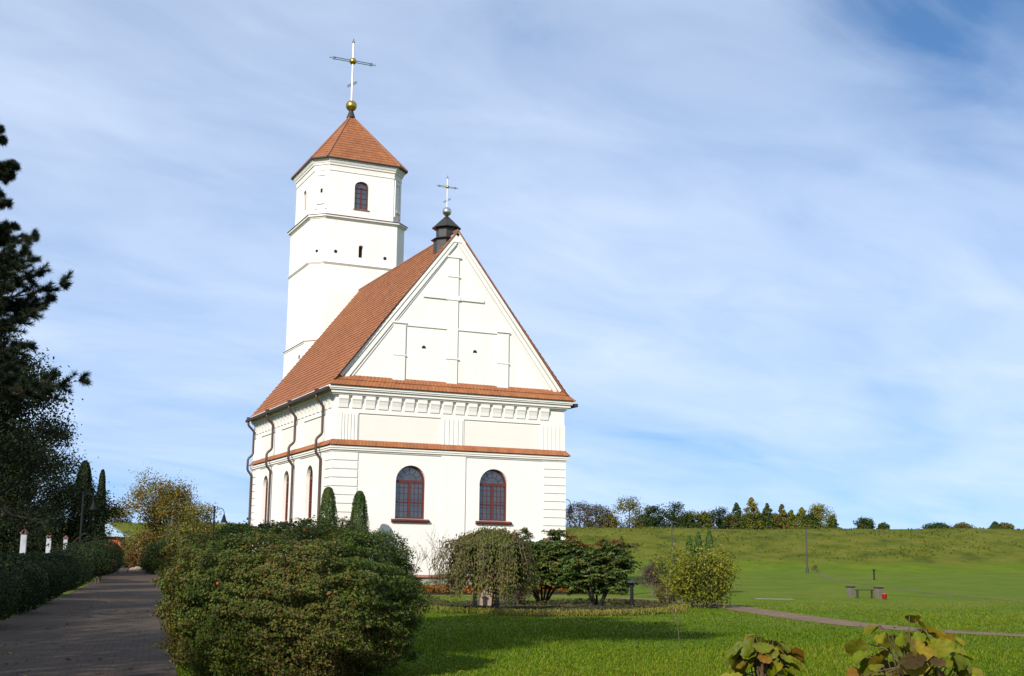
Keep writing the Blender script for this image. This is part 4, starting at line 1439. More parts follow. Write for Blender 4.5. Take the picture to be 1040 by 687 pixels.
def tall_pole(loc, h, label):
    t = thing('lamp_pole', loc, label, 'lamp post', 'plain tall poles on the lawn')
    mb = MB(); mb.lathe((0, 0, 0), [(0.14, -0.1), (0.14, 0.5), (0.085, 0.55), (0.06, h)], 10); mb.build('pole', M_CONC2, t)
    mb = MB(); mb.boxa((0, 0, h + 0.03), R_ * 0.45, F_ * 0.10, (0, 0, 0.05)); mb.build('lamp_head', M_DARKMETAL, t, bevel=0.02)
    return t


M_CONC2 = surf('grey_pole_paint', (0.045, 0.043, 0.040), 0.6, 0.1)
tall_pole(at(682.5, 122), 4.75, 'tall plain lamp pole rising behind the yellowing tree')
tall_pole(at(817.5, 128), 4.5, 'tall plain lamp pole alone on the open lawn')
mb = MB()
o = leafy_tree('leaning_twig', at(826, 128), 0.9, 'little bent shrub at the foot of the lone lamp pole', 'shrub', None, 77, [(BRN, 1)], 0.10, 3, 0.25, 0.05, 0.5, 0.2, (4, 3), 0.2, 2)

# bench and bins far right
def litter_bin(loc, label):
    t = thing('litter_bin', loc, label, 'litter bin', 'concrete litter bins beside the bench')
    mb = MB(); mb.prism([Vector((x, y, -0.02)) for x, y in ((-.13, -.13), (.13, -.13), (.13, .13), (-.13, .13))], [Vector((x, y, 0.52)) for x, y in ((-.16, -.16), (.16, -.16), (.16, .16), (-.16, .16))])
    mb.build('bin_body', M_CONC, t, bevel=0.02)
    mb = MB(); mb.box(-0.19, 0.19, -0.19, 0.19, 0.521, 0.58); mb.build('rim', M_DARKMETAL, t, bevel=0.01)
    return t


litter_bin(at(860, 66), 'concrete litter bin at the left end of the bench')
litter_bin(at(888, 64.5), 'concrete litter bin at the right end of the bench')
bn = thing('park_bench', at(874, 65), 'dark low wooden bench between two concrete bins', 'bench')
bn.rotation_euler = (0, 0, -YAW - 0.1)
mb = MB()
for k in range(4): mb.box(-0.45, 0.45, -0.20 + k * 0.105, -0.11 + k * 0.105, 0.40, 0.44)
mb.build('seat', M_DARKBARK, bn)
for x in (-0.36, 0.36):
    mb = MB(); mb.box(x - 0.03, x + 0.03, -0.18, 0.18, -0.02, 0.398); mb.build('leg', M_DARKMETAL, bn)
mb = MB(); mb.lathe((0, 0, 0), [(0.10, 0), (0.13, 0.24), (0.15, 0.25), (0.15, 0.28)], 14)
o = mb.build('bucket', M_REDPLASTIC, smooth=True); o.location = at(893.5, 63.5)
tag(o, 'small red bucket on the grass by the right concrete bin', 'bucket')

# ------------------------------------------------------------------ trees along the rampart
TG = 'trees along the rampart crest'
AUT = [(OLV, 2), ((0.13, 0.10, 0.02), 2), (YLG, 1.5), (BRN, 1)]
DEC = [(DKG, 2), (MDG, 2), (OLV, 1)]
PIN = [(BLK, 2), (DKG, 3)]
GREY = [(GRY, 3), ((0.10, 0.09, 0.08), 2), (OLV, 0.5)]
COLP = {'a': AUT, 'd': DEC, 'p': PIN, 'g': GREY, 'y': [(YEL, 2), (OLV, 2), (YLG, 2)]}


def far_tree(px, top, wpx, shape, pal, label, seed, v=177.0):
    rng = np.random.default_rng(seed)
    loc = at(px, v); zt = 1.65 + (571 - top) * v / 1267.26
    loc.z -= 0.2
    h = max(0.8, zt - loc.z); r = wpx * (0.86 if shape == 'c' else 0.66) * v / 1267.26
    t = thing({'c': 'conical_tree', 'r': 'broad_tree', 'p': 'dark_pine'}[shape], loc, label, 'tree', TG)
    mb = MB(); mb.tube([(0, 0, -0.3), (0, 0, h * 0.5), (0, 0, h * 0.93)], [0.12, 0.08, 0.015], 6); mb.build('trunk', M_DARKBARK, t)
    P = []; Q = []
    nc = 90 if shape == 'c' else 64
    for k in range(nc):
        f = rng.random() ** 1.25
        z = h * (0.03 + (0.95 if shape == 'c' else 0.90) * f)
        if shape == 'c': rr0 = r * max(0.06, (1 - f) ** 0.8) * min(1, f / 0.08 + 0.75)
        else: rr0 = r * math.sqrt(max(0.02, 1 - (2 * max(f, 0.30) - 1.0) ** 2)) * (1.0 if f > 0.3 else 0.95)
        a = rng.uniform(0, 2 * PI); q0 = rr0 * math.sqrt(rng.random())
        cr = ((0.22 + 0.20 * rng.random()) * r + 0.10) * ((0.30 + 0.85 * (1 - f)) if shape == 'c' else 1.0)
        c = np.array([math.cos(a) * q0, math.sin(a) * q0, z])
        m = 52
        dd = unit(rng.normal(size=(m, 3)))
        P.append(c + dd * cr * (rng.random(m) ** 0.4)[:, None] * np.array([1, 1, 0.8])); Q.append(dd + np.array([0, 0, 0.4]))
    P = np.concatenate(P); Q = np.concatenate(Q); P[:, 2] = np.maximum(P[:, 2], 0.05)
    leaf_obj('crown', P, Q, np.full(len(P), 0.22), COLP[pal], M_LEAF, rng, t, 0.65, (0.9, seed), patch=0.8)
    return t


for i, (px, top, wpx, sh, pl, lab) in enumerate([
        (655, 524, 22, 'r', 'd', 'low green understorey tree just right of the broad olive autumn tree'),
        (695, 524, 20, 'r', 'd', 'low understorey tree right beside the large dark pine'),
        (741, 522, 18, 'r', 'a', 'low olive understorey tree left of the slim pointed tree'),
        (756, 521, 16, 'r', 'd', 'low dark understorey tree left of the tallest golden one'),
        (772, 520, 16, 'r', 'd', 'low dark understorey tree right of the tallest golden one'),
        (787, 521, 16, 'r', 'a', 'low olive understorey tree left of the pointed olive tree'),
        (823, 521, 16, 'r', 'd', 'low green understorey tree left of the broad golden tree'),
        (590, 511, 28, 'r', 'g', 'bare greyish tree on the crest, nearest the church corner'),
        (606, 513, 22, 'r', 'g', 'second greyish tree right of the church, with some green'),
        (618, 522, 18, 'r', 'a', 'low olive shrub tree between the greyish trees and a broad autumn tree'),
        (640, 508, 34, 'r', 'a', 'broad olive autumn tree, first right of the greyish trees'),
        (664, 513, 18, 'p', 'p', 'narrow dark pine left of the tall pole'),
        (685, 511, 24, 'p', 'p', 'large dark pine directly behind the tall pole'),
        (704, 520, 18, 'p', 'd', 'low dark green tree right of the large dark pine'),
        (716, 519, 14, 'r', 'y', 'small yellow green tree between two dark ones'),
        (731, 516, 22, 'p', 'p', 'round dark pine left of the pointed trees'),
        (748, 510, 12, 'c', 'd', 'slim pointed tree, leftmost of the pointed ones'),
        (763, 505, 19, 'c', 'y', 'tallest pointed tree with golden foliage'),
        (779, 510, 12, 'c', 'd', 'pointed dark tree right of the tallest golden one'),
        (794, 511, 11, 'c', 'a', 'pointed olive tree in the middle of the right half'),
        (803, 517, 12, 'c', 'y', 'short golden tree beside the lone lamp pole'),
        (814, 514, 14, 'c', 'y', 'golden tree right behind the lone lamp pole'),
        (832, 511, 22, 'r', 'y', 'broad golden tree, last large one on the right'),
        (845, 521, 9, 'c', 'd', 'small green tree at the right end of the tall row'),
        (876, 524, 14, 'r', 'd', 'low round bush alone on the crest, right of the tall row'),
        (896, 529, 8, 'r', 'd', 'very small bush on the crest beside the low round one'),
        (950, 531, 20, 'r', 'd', 'low wide scrub on the crest at right'),
        (976, 531, 14, 'r', 'a', 'faint low scrub on the crest left of the last pair'),
        (1008, 526, 8, 'c', 'd', 'small pointed bush, left of the last pair on the right'),
        (1018, 528, 11, 'r', 'a', 'small reddish bush, rightmost on the crest')]):
    far_tree(px, top, wpx, sh, pl, lab, 100 + i)

# ------------------------------------------------------------------ left side: lane, hedge, posts, dark trees
HG = 'clipped shrubs along the lane'
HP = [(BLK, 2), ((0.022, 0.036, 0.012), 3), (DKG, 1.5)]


def lane_left(v): return lane_c(v) - 2.05


hs = [(29.5, 1.55, 1.70, 'nearest clipped shrub of the lane hedge, cut by the left edge'),
      (37.5, 1.45, 1.70, 'second clipped shrub of the lane hedge, wide and dark'),
      (45.5, 1.40, 1.75, 'third clipped shrub of the lane hedge, below the first white post'),
      (54.5, 1.40, 1.80, 'fourth clipped shrub of the lane hedge, below the second white post'),
      (64.5, 1.45, 1.95, 'fifth clipped shrub of the lane hedge, below the third white post')]
for i, (v, r, h, lab) in enumerate(hs):
    u = lane_left(v) - r * 0.62
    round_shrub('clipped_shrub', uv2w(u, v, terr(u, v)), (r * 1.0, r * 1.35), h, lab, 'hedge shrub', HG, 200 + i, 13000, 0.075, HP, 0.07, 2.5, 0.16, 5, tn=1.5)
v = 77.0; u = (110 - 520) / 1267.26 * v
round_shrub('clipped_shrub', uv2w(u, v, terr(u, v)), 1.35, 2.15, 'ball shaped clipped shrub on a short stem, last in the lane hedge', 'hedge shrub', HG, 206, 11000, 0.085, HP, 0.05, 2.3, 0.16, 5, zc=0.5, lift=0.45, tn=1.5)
u = (88 - 520) / 1267.26 * 80
round_shrub('clipped_shrub', uv2w(u, 80, terr(u, 80)), 1.5, 2.4, 'clipped shrub behind the ball shaped one, under the dark thujas', 'hedge shrub', HG, 207, 9000, 0.085, HP, 0.06, 2.6, 0.16, 5, tn=1.5)

PG = 'white fence posts behind the lane hedge'
for px, v, lab in ((33, 58, 'leftmost and largest of three white posts behind the hedge'), (58.3, 71, 'middle one of three white posts behind the hedge'), (75, 84, 'rightmost and thinnest of three white posts, by the dark thuja')):
    loc = at(px, v)
    t = thing('fence_post', loc, lab, 'post', PG)
    t.rotation_euler = (0, 0, -YAW + 0.25)
    H = 2.66 - float(loc.z) * 0.2
    mb = MB(); mb.box(-0.125, 0.125, -0.125, 0.125, -0.1, H); mb.build('post_shaft', M_WHITEPOST, t, bevel=0.012)
    mb = MB(); mb.box(-0.17, 0.17, -0.17, 0.17, H + 0.002, H + 0.09); mb.prism([Vector((x, y, H + 0.092)) for x, y in ((-.15, -.15), (.15, -.15), (.15, .15), (-.15, .15))], [Vector((x, y, H + 0.24)) for x, y in ((-.02, -.02), (.02, -.02), (.02, .02), (-.02, .02))])
    mb.build('post_cap', M_BRICKCAP, t)

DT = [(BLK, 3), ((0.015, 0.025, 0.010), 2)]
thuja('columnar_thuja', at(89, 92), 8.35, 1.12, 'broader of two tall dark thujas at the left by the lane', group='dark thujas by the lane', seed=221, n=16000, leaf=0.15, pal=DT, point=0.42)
thuja('columnar_thuja', at(107.5, 90), 7.6, 0.46, 'slimmer of two tall dark thujas at the left by the lane', group='dark thujas by the lane', seed=222, n=10000, leaf=0.13, pal=DT, point=0.35)


def pine(loc, h, reach, label, seed, zlo=0.25, n_wh=15, dens=1.0, pal=None, name='pine_tree', extra=()):
    rng = np.random.default_rng(seed)
    t = thing(name, loc, label, 'tree', 'large trees left of the lane')
    mb = MB(); mb.tube([(0, 0, -0.2), (0.05, 0.05, h * 0.35), (-0.05, 0.0, h * 0.7), (0, 0, h)], [0.30, 0.22, 0.13, 0.02], 10)
    tuft = []; td = []

    def branch(z, a, ln, rise=0.12):
        d0 = Vector((math.cos(a), math.sin(a), rise)); p = Vector((0, 0, z)); pts = [p.copy()]
        for k in range(6):
            d0 = (d0 + Vector((rng.normal() * 0.07, rng.normal() * 0.07, -0.03 if k < 3 else 0.12))).normalized()
            p = p + d0 * ln / 6; pts.append(p.copy())
        mb.tube(pts, [0.05 + 0.01 * ln, 0.045, 0.035, 0.028, 0.02, 0.014, 0.006], 5, cap=False)
        for k in range(2, 7):
            for s in range(int(6 * dens)):
                b = a + rng.choice((-1, 1)) * rng.uniform(0.3, 1.3)
                l2 = ln * rng.uniform(0.10, 0.28) * (1.25 - k / 8)
                q = pts[k] + Vector((math.cos(b), math.sin(b), rng.uniform(-0.45, 0.75))) * l2
                mb.tube([pts[k], pts[k].lerp(q, 0.55) + Vector((0, 0, -0.03)), q], [0.014, 0.010, 0.004], 4, cap=False)
                for f in (0.35, 0.55, 0.75, 0.92, 1.0):
                    tuft.append(np.array(pts[k].lerp(q, f))); td.append(np.array((q - pts[k]).normalized() + Vector((0, 0, 0.15))))
        for k in range(3, 7):
            tuft.append(np.array(pts[k])); td.append(np.array(d0))
    for w_ in range(n_wh):
        f = w_ / (n_wh - 1)
        z = h * (zlo + (0.97 - zlo) * f)
        dz_ = h * (0.97 - zlo) / n_wh * 0.5
        ln0 = reach * (1 - f) ** 0.75 + 0.35
        for k in range(6):
            branch(z + rng.uniform(-dz_, dz_), k * 2 * PI / 5 + w_ * 0.9 + rng.uniform(-0.3, 0.3), ln0 * rng.uniform(0.40, 1.10))
    for z, a, ln in extra: branch(z, a, ln)
    mb.build('trunk', M_PINEBARK, t, smooth=True)
    T = np.array(tuft); D = unit(np.array(td))
    m = 26
    O = np.repeat(T, m, axis=0); DD = unit(np.repeat(D, m, axis=0) * 0.9 + rng.normal(size=(len(O), 3)) * 0.62)
    ln = rng.uniform(0.12, 0.21, (len(O), 1)); side = unit(np.cross(DD, rng.normal(size=(len(O), 3)))) * 0.007
    V = np.stack([O - side, O + side, O + DD * ln + side * 0.25, O + DD * ln - side * 0.25], 1)
    w0 = np.array([q[0] for q in (pal or [(BLK, 1)])])
    cols = w0[rng.integers(0, len(w0), len(O))] * rng.uniform(0.7, 1.3, (len(O), 1))
    quads_obj('crown', V, cols, M_NEEDLE, t)
    return t


aR = math.atan2(R_.y, R_.x)
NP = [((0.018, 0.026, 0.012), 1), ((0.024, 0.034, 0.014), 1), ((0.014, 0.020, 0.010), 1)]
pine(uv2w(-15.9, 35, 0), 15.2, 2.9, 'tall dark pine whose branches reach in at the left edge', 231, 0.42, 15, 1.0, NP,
     extra=((8.9, aR + 0.1, 2.95), (9.3, aR - 0.3, 2.6), (8.6, aR + 0.5, 2.3), (9.9, aR, 1.9), (10.6, aR + 0.3, 1.9), (6.2, aR, 2.7), (5.9, aR - 0.3, 2.9), (7.1, aR - 0.1, 2.3)))
DG = 'large trees left of the lane'
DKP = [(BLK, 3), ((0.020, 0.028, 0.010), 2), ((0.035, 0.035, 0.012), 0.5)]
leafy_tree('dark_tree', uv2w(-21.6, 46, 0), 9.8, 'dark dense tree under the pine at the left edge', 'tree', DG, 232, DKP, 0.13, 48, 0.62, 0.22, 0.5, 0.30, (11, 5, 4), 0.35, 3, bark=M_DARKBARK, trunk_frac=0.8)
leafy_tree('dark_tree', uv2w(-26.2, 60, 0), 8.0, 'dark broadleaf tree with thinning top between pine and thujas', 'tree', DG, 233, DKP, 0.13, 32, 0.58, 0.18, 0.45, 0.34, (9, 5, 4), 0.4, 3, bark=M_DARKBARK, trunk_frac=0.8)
leafy_tree('dark_tree', uv2w(-34.0, 88, terr(-34.0, 88)), 9.0, 'dark tree behind the white posts at the left', 'tree', DG, 234, DKP, 0.17, 20, 0.85, 0.22, 0.6, 0.08, (12, 5, 4), 0.2, 3, bark=M_DARKBARK, trunk_frac=0.78)
leafy_tree('dark_tree', uv2w(-31.8, 78, terr(-31.8, 78)), 5.0, 'low dark undergrowth tree behind the first white post', 'tree', DG, 236, DKP, 0.14, 22, 0.7, 0.12, 0.7, 0.05, (12, 5, 3), 0.15, 3, bark=M_DARKBARK, trunk_frac=0.75)
leafy_tree('dark_tree', uv2w(-33.6, 90, terr(-33.6, 90)), 5.5, 'low dark undergrowth tree behind the second white post', 'tree', DG, 237, DKP, 0.15, 22, 0.75, 0.12, 0.7, 0.05, (12, 5, 3), 0.15, 3, bark=M_DARKBARK, trunk_frac=0.75)
leafy_tree('dark_tree', uv2w(-34.2, 96, terr(-34.2, 96)), 7.0, 'dark bushy tree just left of the broad dark thuja', 'tree', DG, 238, DKP, 0.17, 20, 0.8, 0.14, 0.65, 0.05, (12, 5, 3), 0.15, 3, bark=M_DARKBARK, trunk_frac=0.78)
# trees out of frame, left of and behind the photographer, that throw the shade on lane and lawn
for i, (u, v, h, fr, lab) in enumerate([(-20.0, 1, 14.5, 0.12, 'big tree beside the lane start, behind the photographer'),
                                        (-24.5, 10, 15.5, 0.12, 'big tree on the left of the lane, outside the view'),
                                        (-27.5, 21, 15.5, 0.12, 'big tree left of the pine, outside the view'),
                                        (-33.5, 36, 15.0, 0.12, 'big tree left of the dark trees, outside the view'),
                                        (-41.0, 52, 15.0, 0.12, 'big tree far left beyond the posts, outside the view')]):
    leafy_tree('shade_tree', uv2w(u, v, 0), h, lab, 'tree', 'shade trees outside the view', 300 + i, [(DKG, 2), (MDG, 2), (OLV, 1)], 0.34, 11, 1.25, 0.32, 0.6, 0.15, (13, 5, 4), 0.2, 3, bark=M_DARKBARK, trunk_frac=0.85)
leafy_tree('shade_tree', uv2w(-15.6, -1.4, 0), 17.5, 'tall tree with high crown that shades the lawn, outside the view', 'tree', 'shade trees outside the view', 310, [(DKG, 2), (MDG, 2), (OLV, 1)], 0.36, 42, 0.8, 0.30, 0.40, 0.58, (11, 4, 3), 0.3, 3, bark=M_PINEBARK, trunk_frac=0.92)

# autumn tree and low shrubs at the end of the lane
leafy_tree('autumn_tree', at(180, 112), 7.5, 'airy autumn tree with olive and rust leaves at the lane end', 'tree', None, 241, [((0.13, 0.12, 0.022), 3), ((0.22, 0.13, 0.022), 2.4), (RST, 1.0), ((0.15, 0.17, 0.02), 1.5), (MDG, 0.8)], 0.17, 19.0, 0.9, 0.20, 0.55, 0.12, (11, 5, 4), 0.3, 3, trunk_frac=0.78)
SG = 'low shrubs at the lane end'
round_shrub('low_shrub', at(152, 110), 1.5, 3.0, 'rust red low shrub left under the autumn tree', 'shrub', SG, 242, 2600, 0.17, [(RST, 2), (OLV, 2), (BRN, 2), (YEL, 0.8)], 0.25)
round_shrub('low_shrub', at(172, 104), 1.35, 2.6, 'dark green low shrub in the middle under the autumn tree', 'shrub', SG, 243, 2600, 0.17, [(DKG, 2), (MDG, 3), (YLG, 0.5)], 0.25)
round_shrub('low_shrub', at(198, 100), 2.1, 4.1, 'tall olive and rust shrub right under the autumn tree', 'shrub', SG, 244, 4200, 0.17, [(OLV, 3), (RST, 1), (YEL, 1), (MDG, 2)], 0.25)
round_shrub('low_shrub', at(163, 98), 0.8, 1.3, 'bright green small shrub at the right edge of the lane end', 'shrub', SG, 245, 1500, 0.13, [(YLG, 2), (MDG, 2)], 0.25)
round_shrub('low_shrub', at(138, 116), 1.2, 1.9, 'dark low shrub beside the red hut', 'shrub', SG, 246, 2200, 0.16, [(BLK, 2), (DKG, 2)], 0.25)
leafy_tree('golden_tree', at(210, 108), 4.6, 'slim golden tree just left of the bell lantern', 'tree', None, 247, [(YEL, 3), (OLV, 2)], 0.15, 8, 0.5, 0.08, 0.4, 0.2, (9, 4, 3), 0.4, 3, trunk_frac=0.85)
far = far_tree(123, 523, 24, 'r', 'a', 'small round tree on the rampart behind the red hut', 160, 174)
# stones at the lane end
for i, (px, v, s, lab) in enumerate([(149, 106, 0.42, 'larger pale stone by the lane end'), (144, 107, 0.28, 'smaller pale stone left of the larger one by the lane')]):
    bm = bmesh.new(); bmesh.ops.create_icosphere(bm, subdivisions=2, radius=s)
    rng = np.random.default_rng(i + 5)
    for vv_ in bm.verts: vv_.co *= rng.uniform(0.85, 1.15); vv_.co.z *= 0.6
    me = bpy.data.meshes.new('boulder'); bm.to_mesh(me); bm.free(); me.materials.append(M_STONE)
    o = bpy.data.objects.new('boulder', me); COL.objects.link(o); p = at(px, v); o.location = (p.x, p.y, p.z + s * 0.3)
    tag(o, lab, 'stone', 'pale stones at the lane end')

# red hut
hut = thing('red_hut', at(116, 128), 'red walled hut with pale blue metal roof beyond the thujas', 'hut')
hut.rotation_euler = (0, 0, -YAW + 0.15)
mb = MB(); mb.box(-1.6, 1.6, -1.6, 1.6, -0.2, 2.9); mb.build('wall', M_REDWALL, hut)
mb = MB(); mb.prism([Vector((x * 2.1, y * 2.1, 2.85)) for x, y in ((-1, -1), (1, -1), (1, 1), (-1, 1))], [Vector((x * 0.15, y * 0.15, 4.15)) for x, y in ((-1, -1), (1, -1), (1, 1), (-1, 1))]); mb.build('roof', M_TINROOF, hut)
mb = MB(); mb.box(0.2, 1.0, -1.63, -1.601, -0.1, 1.9); mb.build('door', M_DARKBARK, hut)


def lantern_post(loc, h, label):
    t = thing('street_lamp', loc, label, 'street lamp', 'bell lantern street lamps')
    mb = MB(); mb.lathe((0, 0, 0), [(0.16, -0.1), (0.16, 0.4), (0.09, 0.5), (0.075, 1.6), (0.055, h)], 12)
    mb.ball((0, 0, h + 0.06), 0.09, 10); mb.build('pole', M_BLACK, t, smooth=True)
    mb = MB(); pts = []
    for k in range(9):
        a = PI * k / 8
        pts.append(Vector((0, 0, h - 0.35)) + R_ * (0.36 - 0.36 * math.cos(a)) + Vector((0, 0, 0.36 * math.sin(a))))
    pts.append(pts[-1] + Vector((0, 0, -0.08)))
    mb.tube(pts, 0.028, 7); mb.build('arm', M_BLACK, t)
    mb = MB(); c = pts[-1]; mb.lathe(tuple(c + Vector((0, 0, -0.62))), [(0.26, 0), (0.24, 0.05), (0.16, 0.22), (0.10, 0.46), (0.06, 0.56), (0.03, 0.64)], 14); mb.build('lantern', M_BLACK, t, smooth=True)
    return t


lantern_post(at(222.5, 92), 4.95, 'bell lantern lamp rising above the round bush, left of church')
lantern_post(at(572.0, 102), 6.15, 'bell lantern lamp half hidden behind the right church corner')
lantern_post(at(89.5, 84), 5.6, 'bell lantern lamp in front of the broad dark thuja')

# ------------------------------------------------------------------ broad-leaved saplings in the foreground
def big_leaves(name, loc, label, h, rad, seed, nl, shape):
    """a young tree: forked stems with large lobed, cupped leaves"""
    rng = np.random.default_rng(seed)
    t = thing(name, loc, label, 'sapling', 'big leaved saplings in the foreground')
    st = MB(); V = []; cols = []
    pal = [((0.140, 0.138, 0.006), 3.5), ((0.100, 0.120, 0.006), 3.5), ((0.165, 0.120, 0.008), 2), ((0.15, 0.075, 0.010), 0.8), ((0.05, 0.032, 0.010), 0.8)]
    pw = np.cumsum([p[1] for p in pal]) / sum(p[1] for p in pal)
    st.tube([(0, 0, -0.05), (0.01, 0, h * 0.4), (0.0, 0.01, h * 0.72)], [0.018, 0.014, 0.010], 7)
    outline = []
    for k in range(22):        # heart-shaped, toothed outline
        a = 2 * PI * k / 22
        r = 0.52 + 0.10 * math.cos(3 * a) - 0.10 * math.cos(a) + (0.045 if k % 2 else -0.02)
        outline.append((-r * math.cos(a), r * math.sin(a)))
    meshv = []; meshf = []; tint = []
    for i in range(nl):
        f = rng.uniform(0.25, 1.0); a = rng.uniform(0, 2 * PI)
        s0 = Vector((0, 0, h * rng.uniform(0.35, 0.72)))
        rr0 = rad * math.sqrt(rng.random()) * (1.0 if f < 0.8 else 0.6)
        p = Vector((math.cos(a) * rr0, math.sin(a) * rr0, h * (0.35 + 0.62 * shape(rr0 / rad) * f ** 1.25)))
        st.tube([s0, s0.lerp(p, 0.5) + Vector((0, 0, 0.03)), p], [0.007, 0.005, 0.003], 5, cap=False)
        L = rng.uniform(0.075, 0.145)
        out = Vector((math.cos(a), math.sin(a), rng.uniform(-1.5, -0.35))).normalized()       # leaf hangs out and down
        sd = out.cross(Vector((0, 0, 1)) + Vector(rng.normal(size=3)) * 0.35).normalized(); nn = sd.cross(out)
        i0 = len(meshv); c = np.array(pal[int(np.searchsorted(pw, rng.random()))][0]) * rng.uniform(0.75, 1.2)
        edge = c * 0.6 + np.array((0.14, 0.06, 0.012)) * 0.4 if rng.random() < 0.6 else c
        cup = rng.uniform(0.15, 0.60); curl = rng.uniform(0.1, 0.75)
        meshv.append(p + out * L * 0.45 - nn * L * 0.02); tint.append(c)
        for ringk, fac in ((0, 0.55), (1, 1.0)):
            for (x, y) in outline:
                x2, y2 = x * fac, y * fac
                q = p + out * L * (0.45 + x2) + sd * L * y2 + nn * L * (cup * abs(y2) - curl * max(0, x2) ** 2 + 0.025 * math.cos(14 * math.atan2(y, x)) * fac)
                meshv.append(q); tint.append((c if ringk == 0 else edge) * rng.uniform(0.78, 1.18))
        n_ = len(outline)
        for k in range(n_):
            l = (k + 1) % n_
            meshf.append((i0, i0 + 1 + k, i0 + 1 + l)); meshf.append((i0 + 1 + k, i0 + 1 + n_ + k, i0 + 1 + n_ + l, i0 + 1 + l))
    st.build('stem', M_LEAFSTEM, t, smooth=True)
    me = bpy.data.meshes.new('leaves'); me.from_pydata([tuple(q) for q in meshv], [], meshf)
    me.polygons.foreach_set('use_smooth', [True] * len(me.polygons))
    at_ = me.attributes.new('tint', 'FLOAT_COLOR', 'POINT')
    at_.data.foreach_set('color', np.concatenate([np.array(tint), np.ones((len(tint), 1))], 1).reshape(-1).astype(np.float32))
    me.materials.append(M_BIGLEAF); me.update()
    o = bpy.data.objects.new('leaves', me); COL.objects.link(o); o.parent = t
    return t


M_LEAFSTEM = surf('green_brown_stem', (0.10, 0.065, 0.03), 0.7, 0.2, 20)
M_BIGLEAF = leaf_mat('broad_leaves', 0.25, 0.5)
big_leaves('leafy_sapling', uv2w(1.78, 9.0, 0), 'compact big leaved sapling in the foreground, left one of two', 1.27, 0.31, 401, 150, lambda r: 1.0 - 0.35 * r)
big_leaves('leafy_sapling', uv2w(2.42, 7.8, 0), 'taller open big leaved sapling in the foreground, right one of two', 1.50, 0.55, 402, 170, lambda r: 1.0 - 0.50 * r)

# ------------------------------------------------------------------ grass and fallen leaves
rng = np.random.default_rng(77)


def on_path(u, v):
    lane = np.abs(u - (-6.75 - 0.28 * (v - 18))) < 2.15
    pu = np.interp(v, [6, 14, 24, 33, 41, 48, 55, 60], [14, 13, 11.6, 10.2, 9.3, 8.7, 8.1, 6.5])
    pv = np.interp(u, [10.0, 12.2, 16, 24, 40], [34.4, 31.2, 29.6, 28.6, 28])
    fp = ((np.abs(u - pu) < 0.8) & (v < 60) & (v > 33)) | ((np.abs(v - pv) < 0.9) & (u > 9.6))
    bed = ((u - 1.2) / 4.75) ** 2 + ((v - 47.5) / 7.4) ** 2 < 1
    cross_ = (v > 60.3) & (v < 63.3) & (u < 8)
    return lane | fp | bed | cross_


n = 460000
# equal numbers of blades per picture area: depth drawn so that the density falls with distance
v = 1.0 / rng.uniform(1 / 75.0, 1 / 8.0, n)
u = rng.uniform(-0.36, 0.45, n) * v
ok = ~on_path(u, v) & (u > -4.2 - 0.12 * v)
u, v = u[ok], v[ok]; n = len(u)
pos = np.stack([CAM.x + R_.x * u + F_.x * v, CAM.y + R_.y * u + F_.y * v, terr(u, v)], 1)
patch = wob(pos, 1.3, 3); patch2 = wob(pos, 0.35, 9)
hgt = (0.025 + 0.032 * rng.random(n)) * (1 + 0.45 * patch) * np.clip((75 - v) / 40, 0.1, 1)
wdt = 0.004 + 0.00034 * v
a = rng.uniform(0, 2 * PI, n); lean = rng.uniform(0.1, 0.9, n)
sd = np.stack([np.cos(a), np.sin(a), np.zeros(n)], 1); ln = np.stack([-np.sin(a) * lean, np.cos(a) * lean, np.ones(n)], 1)
V = np.stack([pos - sd * wdt[:, None], pos + sd * wdt[:, None], pos + ln * hgt[:, None] + sd * wdt[:, None] * 0.25, pos + ln * hgt[:, None] - sd * wdt[:, None] * 0.25], 1)
gp = np.array([(0.066, 0.118, 0.003), (0.100, 0.152, 0.004), (0.145, 0.180, 0.006), (0.20, 0.175, 0.030)])
sel = np.clip((1.3 + 1.0 * patch2 + 0.5 * patch + rng.normal(size=n) * 0.8), 0, 3).astype(int)
tag(quads_obj('grass', V, gp[sel] * rng.uniform(0.8, 1.2, (n, 1)), M_GRASS), kind='stuff')

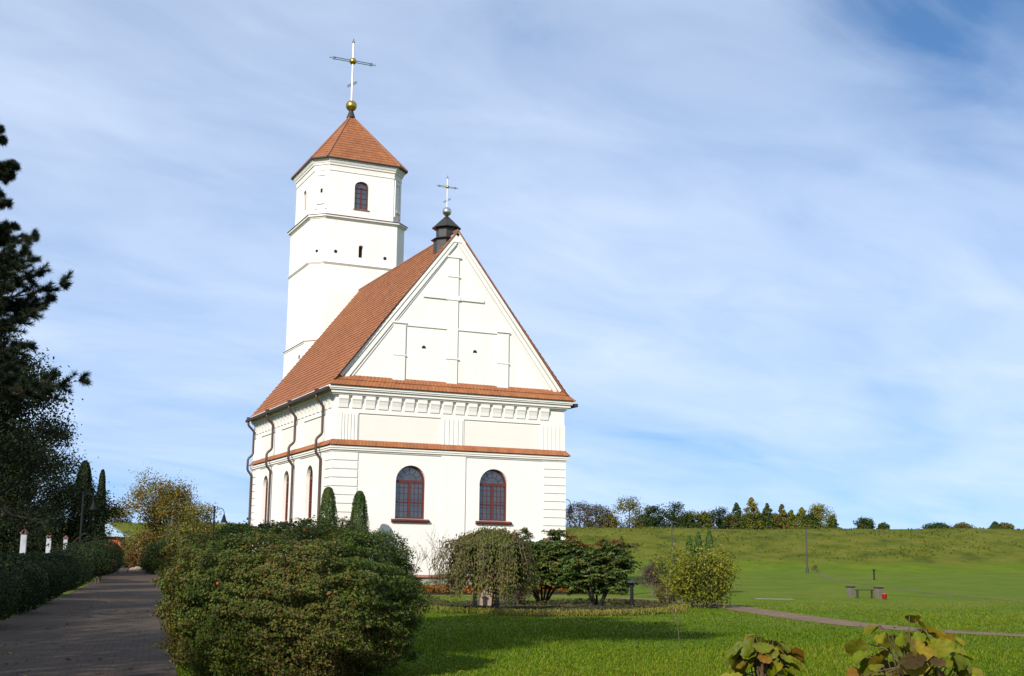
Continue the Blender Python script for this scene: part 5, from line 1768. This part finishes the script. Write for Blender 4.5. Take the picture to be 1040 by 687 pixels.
n = 800
v = 1.0 / rng.uniform(1 / 80.0, 1 / 15.0, n); side = rng.normal(size=n)
u = -6.75 - 0.28 * (v - 18) + np.clip(side * 1.3, -2.0, 2.0)
m_ = rng.random(n) < 0.55
u = np.where(m_, rng.uniform(-0.12, 0.40, n) * np.minimum(v, 50), u); v = np.where(m_, np.minimum(v, 50), v)
pos = np.array([uv2w(a_, b_, float(terr(a_, b_)) + 0.03) for a_, b_ in zip(u, v)])
tag(leaf_obj('fallen_leaves', pos, np.tile((0, 0, 3.0), (n, 1)), np.full(n, 0.085), [(YEL, 2), (BRN, 3), (RST, 1)], M_LEAF, rng, None, 0.7), kind='stuff')

# rough tussocks on the rampart's bank
n = 26000
u = rng.uniform(-75, 85, n); v = rng.uniform(118, 174, n)
z = terr(u, v)
pos = np.stack([CAM.x + R_.x * u + F_.x * v, CAM.y + R_.y * u + F_.y * v, z], 1)
w1 = wob(pos, 0.5, 13); w2_ = wob(pos, 0.12, 17)
ok = (w1 + 0.6 * rng.normal(size=n) > 0.1) & (z + 1.2 * w2_ > 1.9)
pos = pos[ok]; n = len(pos); w1 = w1[ok]; w2_ = w2_[ok]
a = rng.uniform(0, 2 * PI, n)
hgt = rng.uniform(0.06, 0.22, n); wdt = rng.uniform(0.05, 0.14, n)
sd = np.stack([np.cos(a), np.sin(a), np.zeros(n)], 1); ln = np.stack([-np.sin(a) * 0.5, np.cos(a) * 0.5, np.ones(n)], 1)
V = np.stack([pos - sd * wdt[:, None], pos + sd * wdt[:, None], pos + ln * hgt[:, None] + sd * wdt[:, None] * 0.5, pos + ln * hgt[:, None] - sd * wdt[:, None] * 0.5], 1)
bp_ = np.array([(0.056, 0.078, 0.006), (0.088, 0.098, 0.010), (0.120, 0.105, 0.020), (0.10, 0.075, 0.020)])
sel = np.clip(1.4 + 1.0 * w2_ + rng.normal(size=n) * 0.7, 0, 3).astype(int)
tag(quads_obj('bank_grass', V, bp_[sel] * rng.uniform(0.8, 1.2, (n, 1)), M_GRASS), kind='stuff')
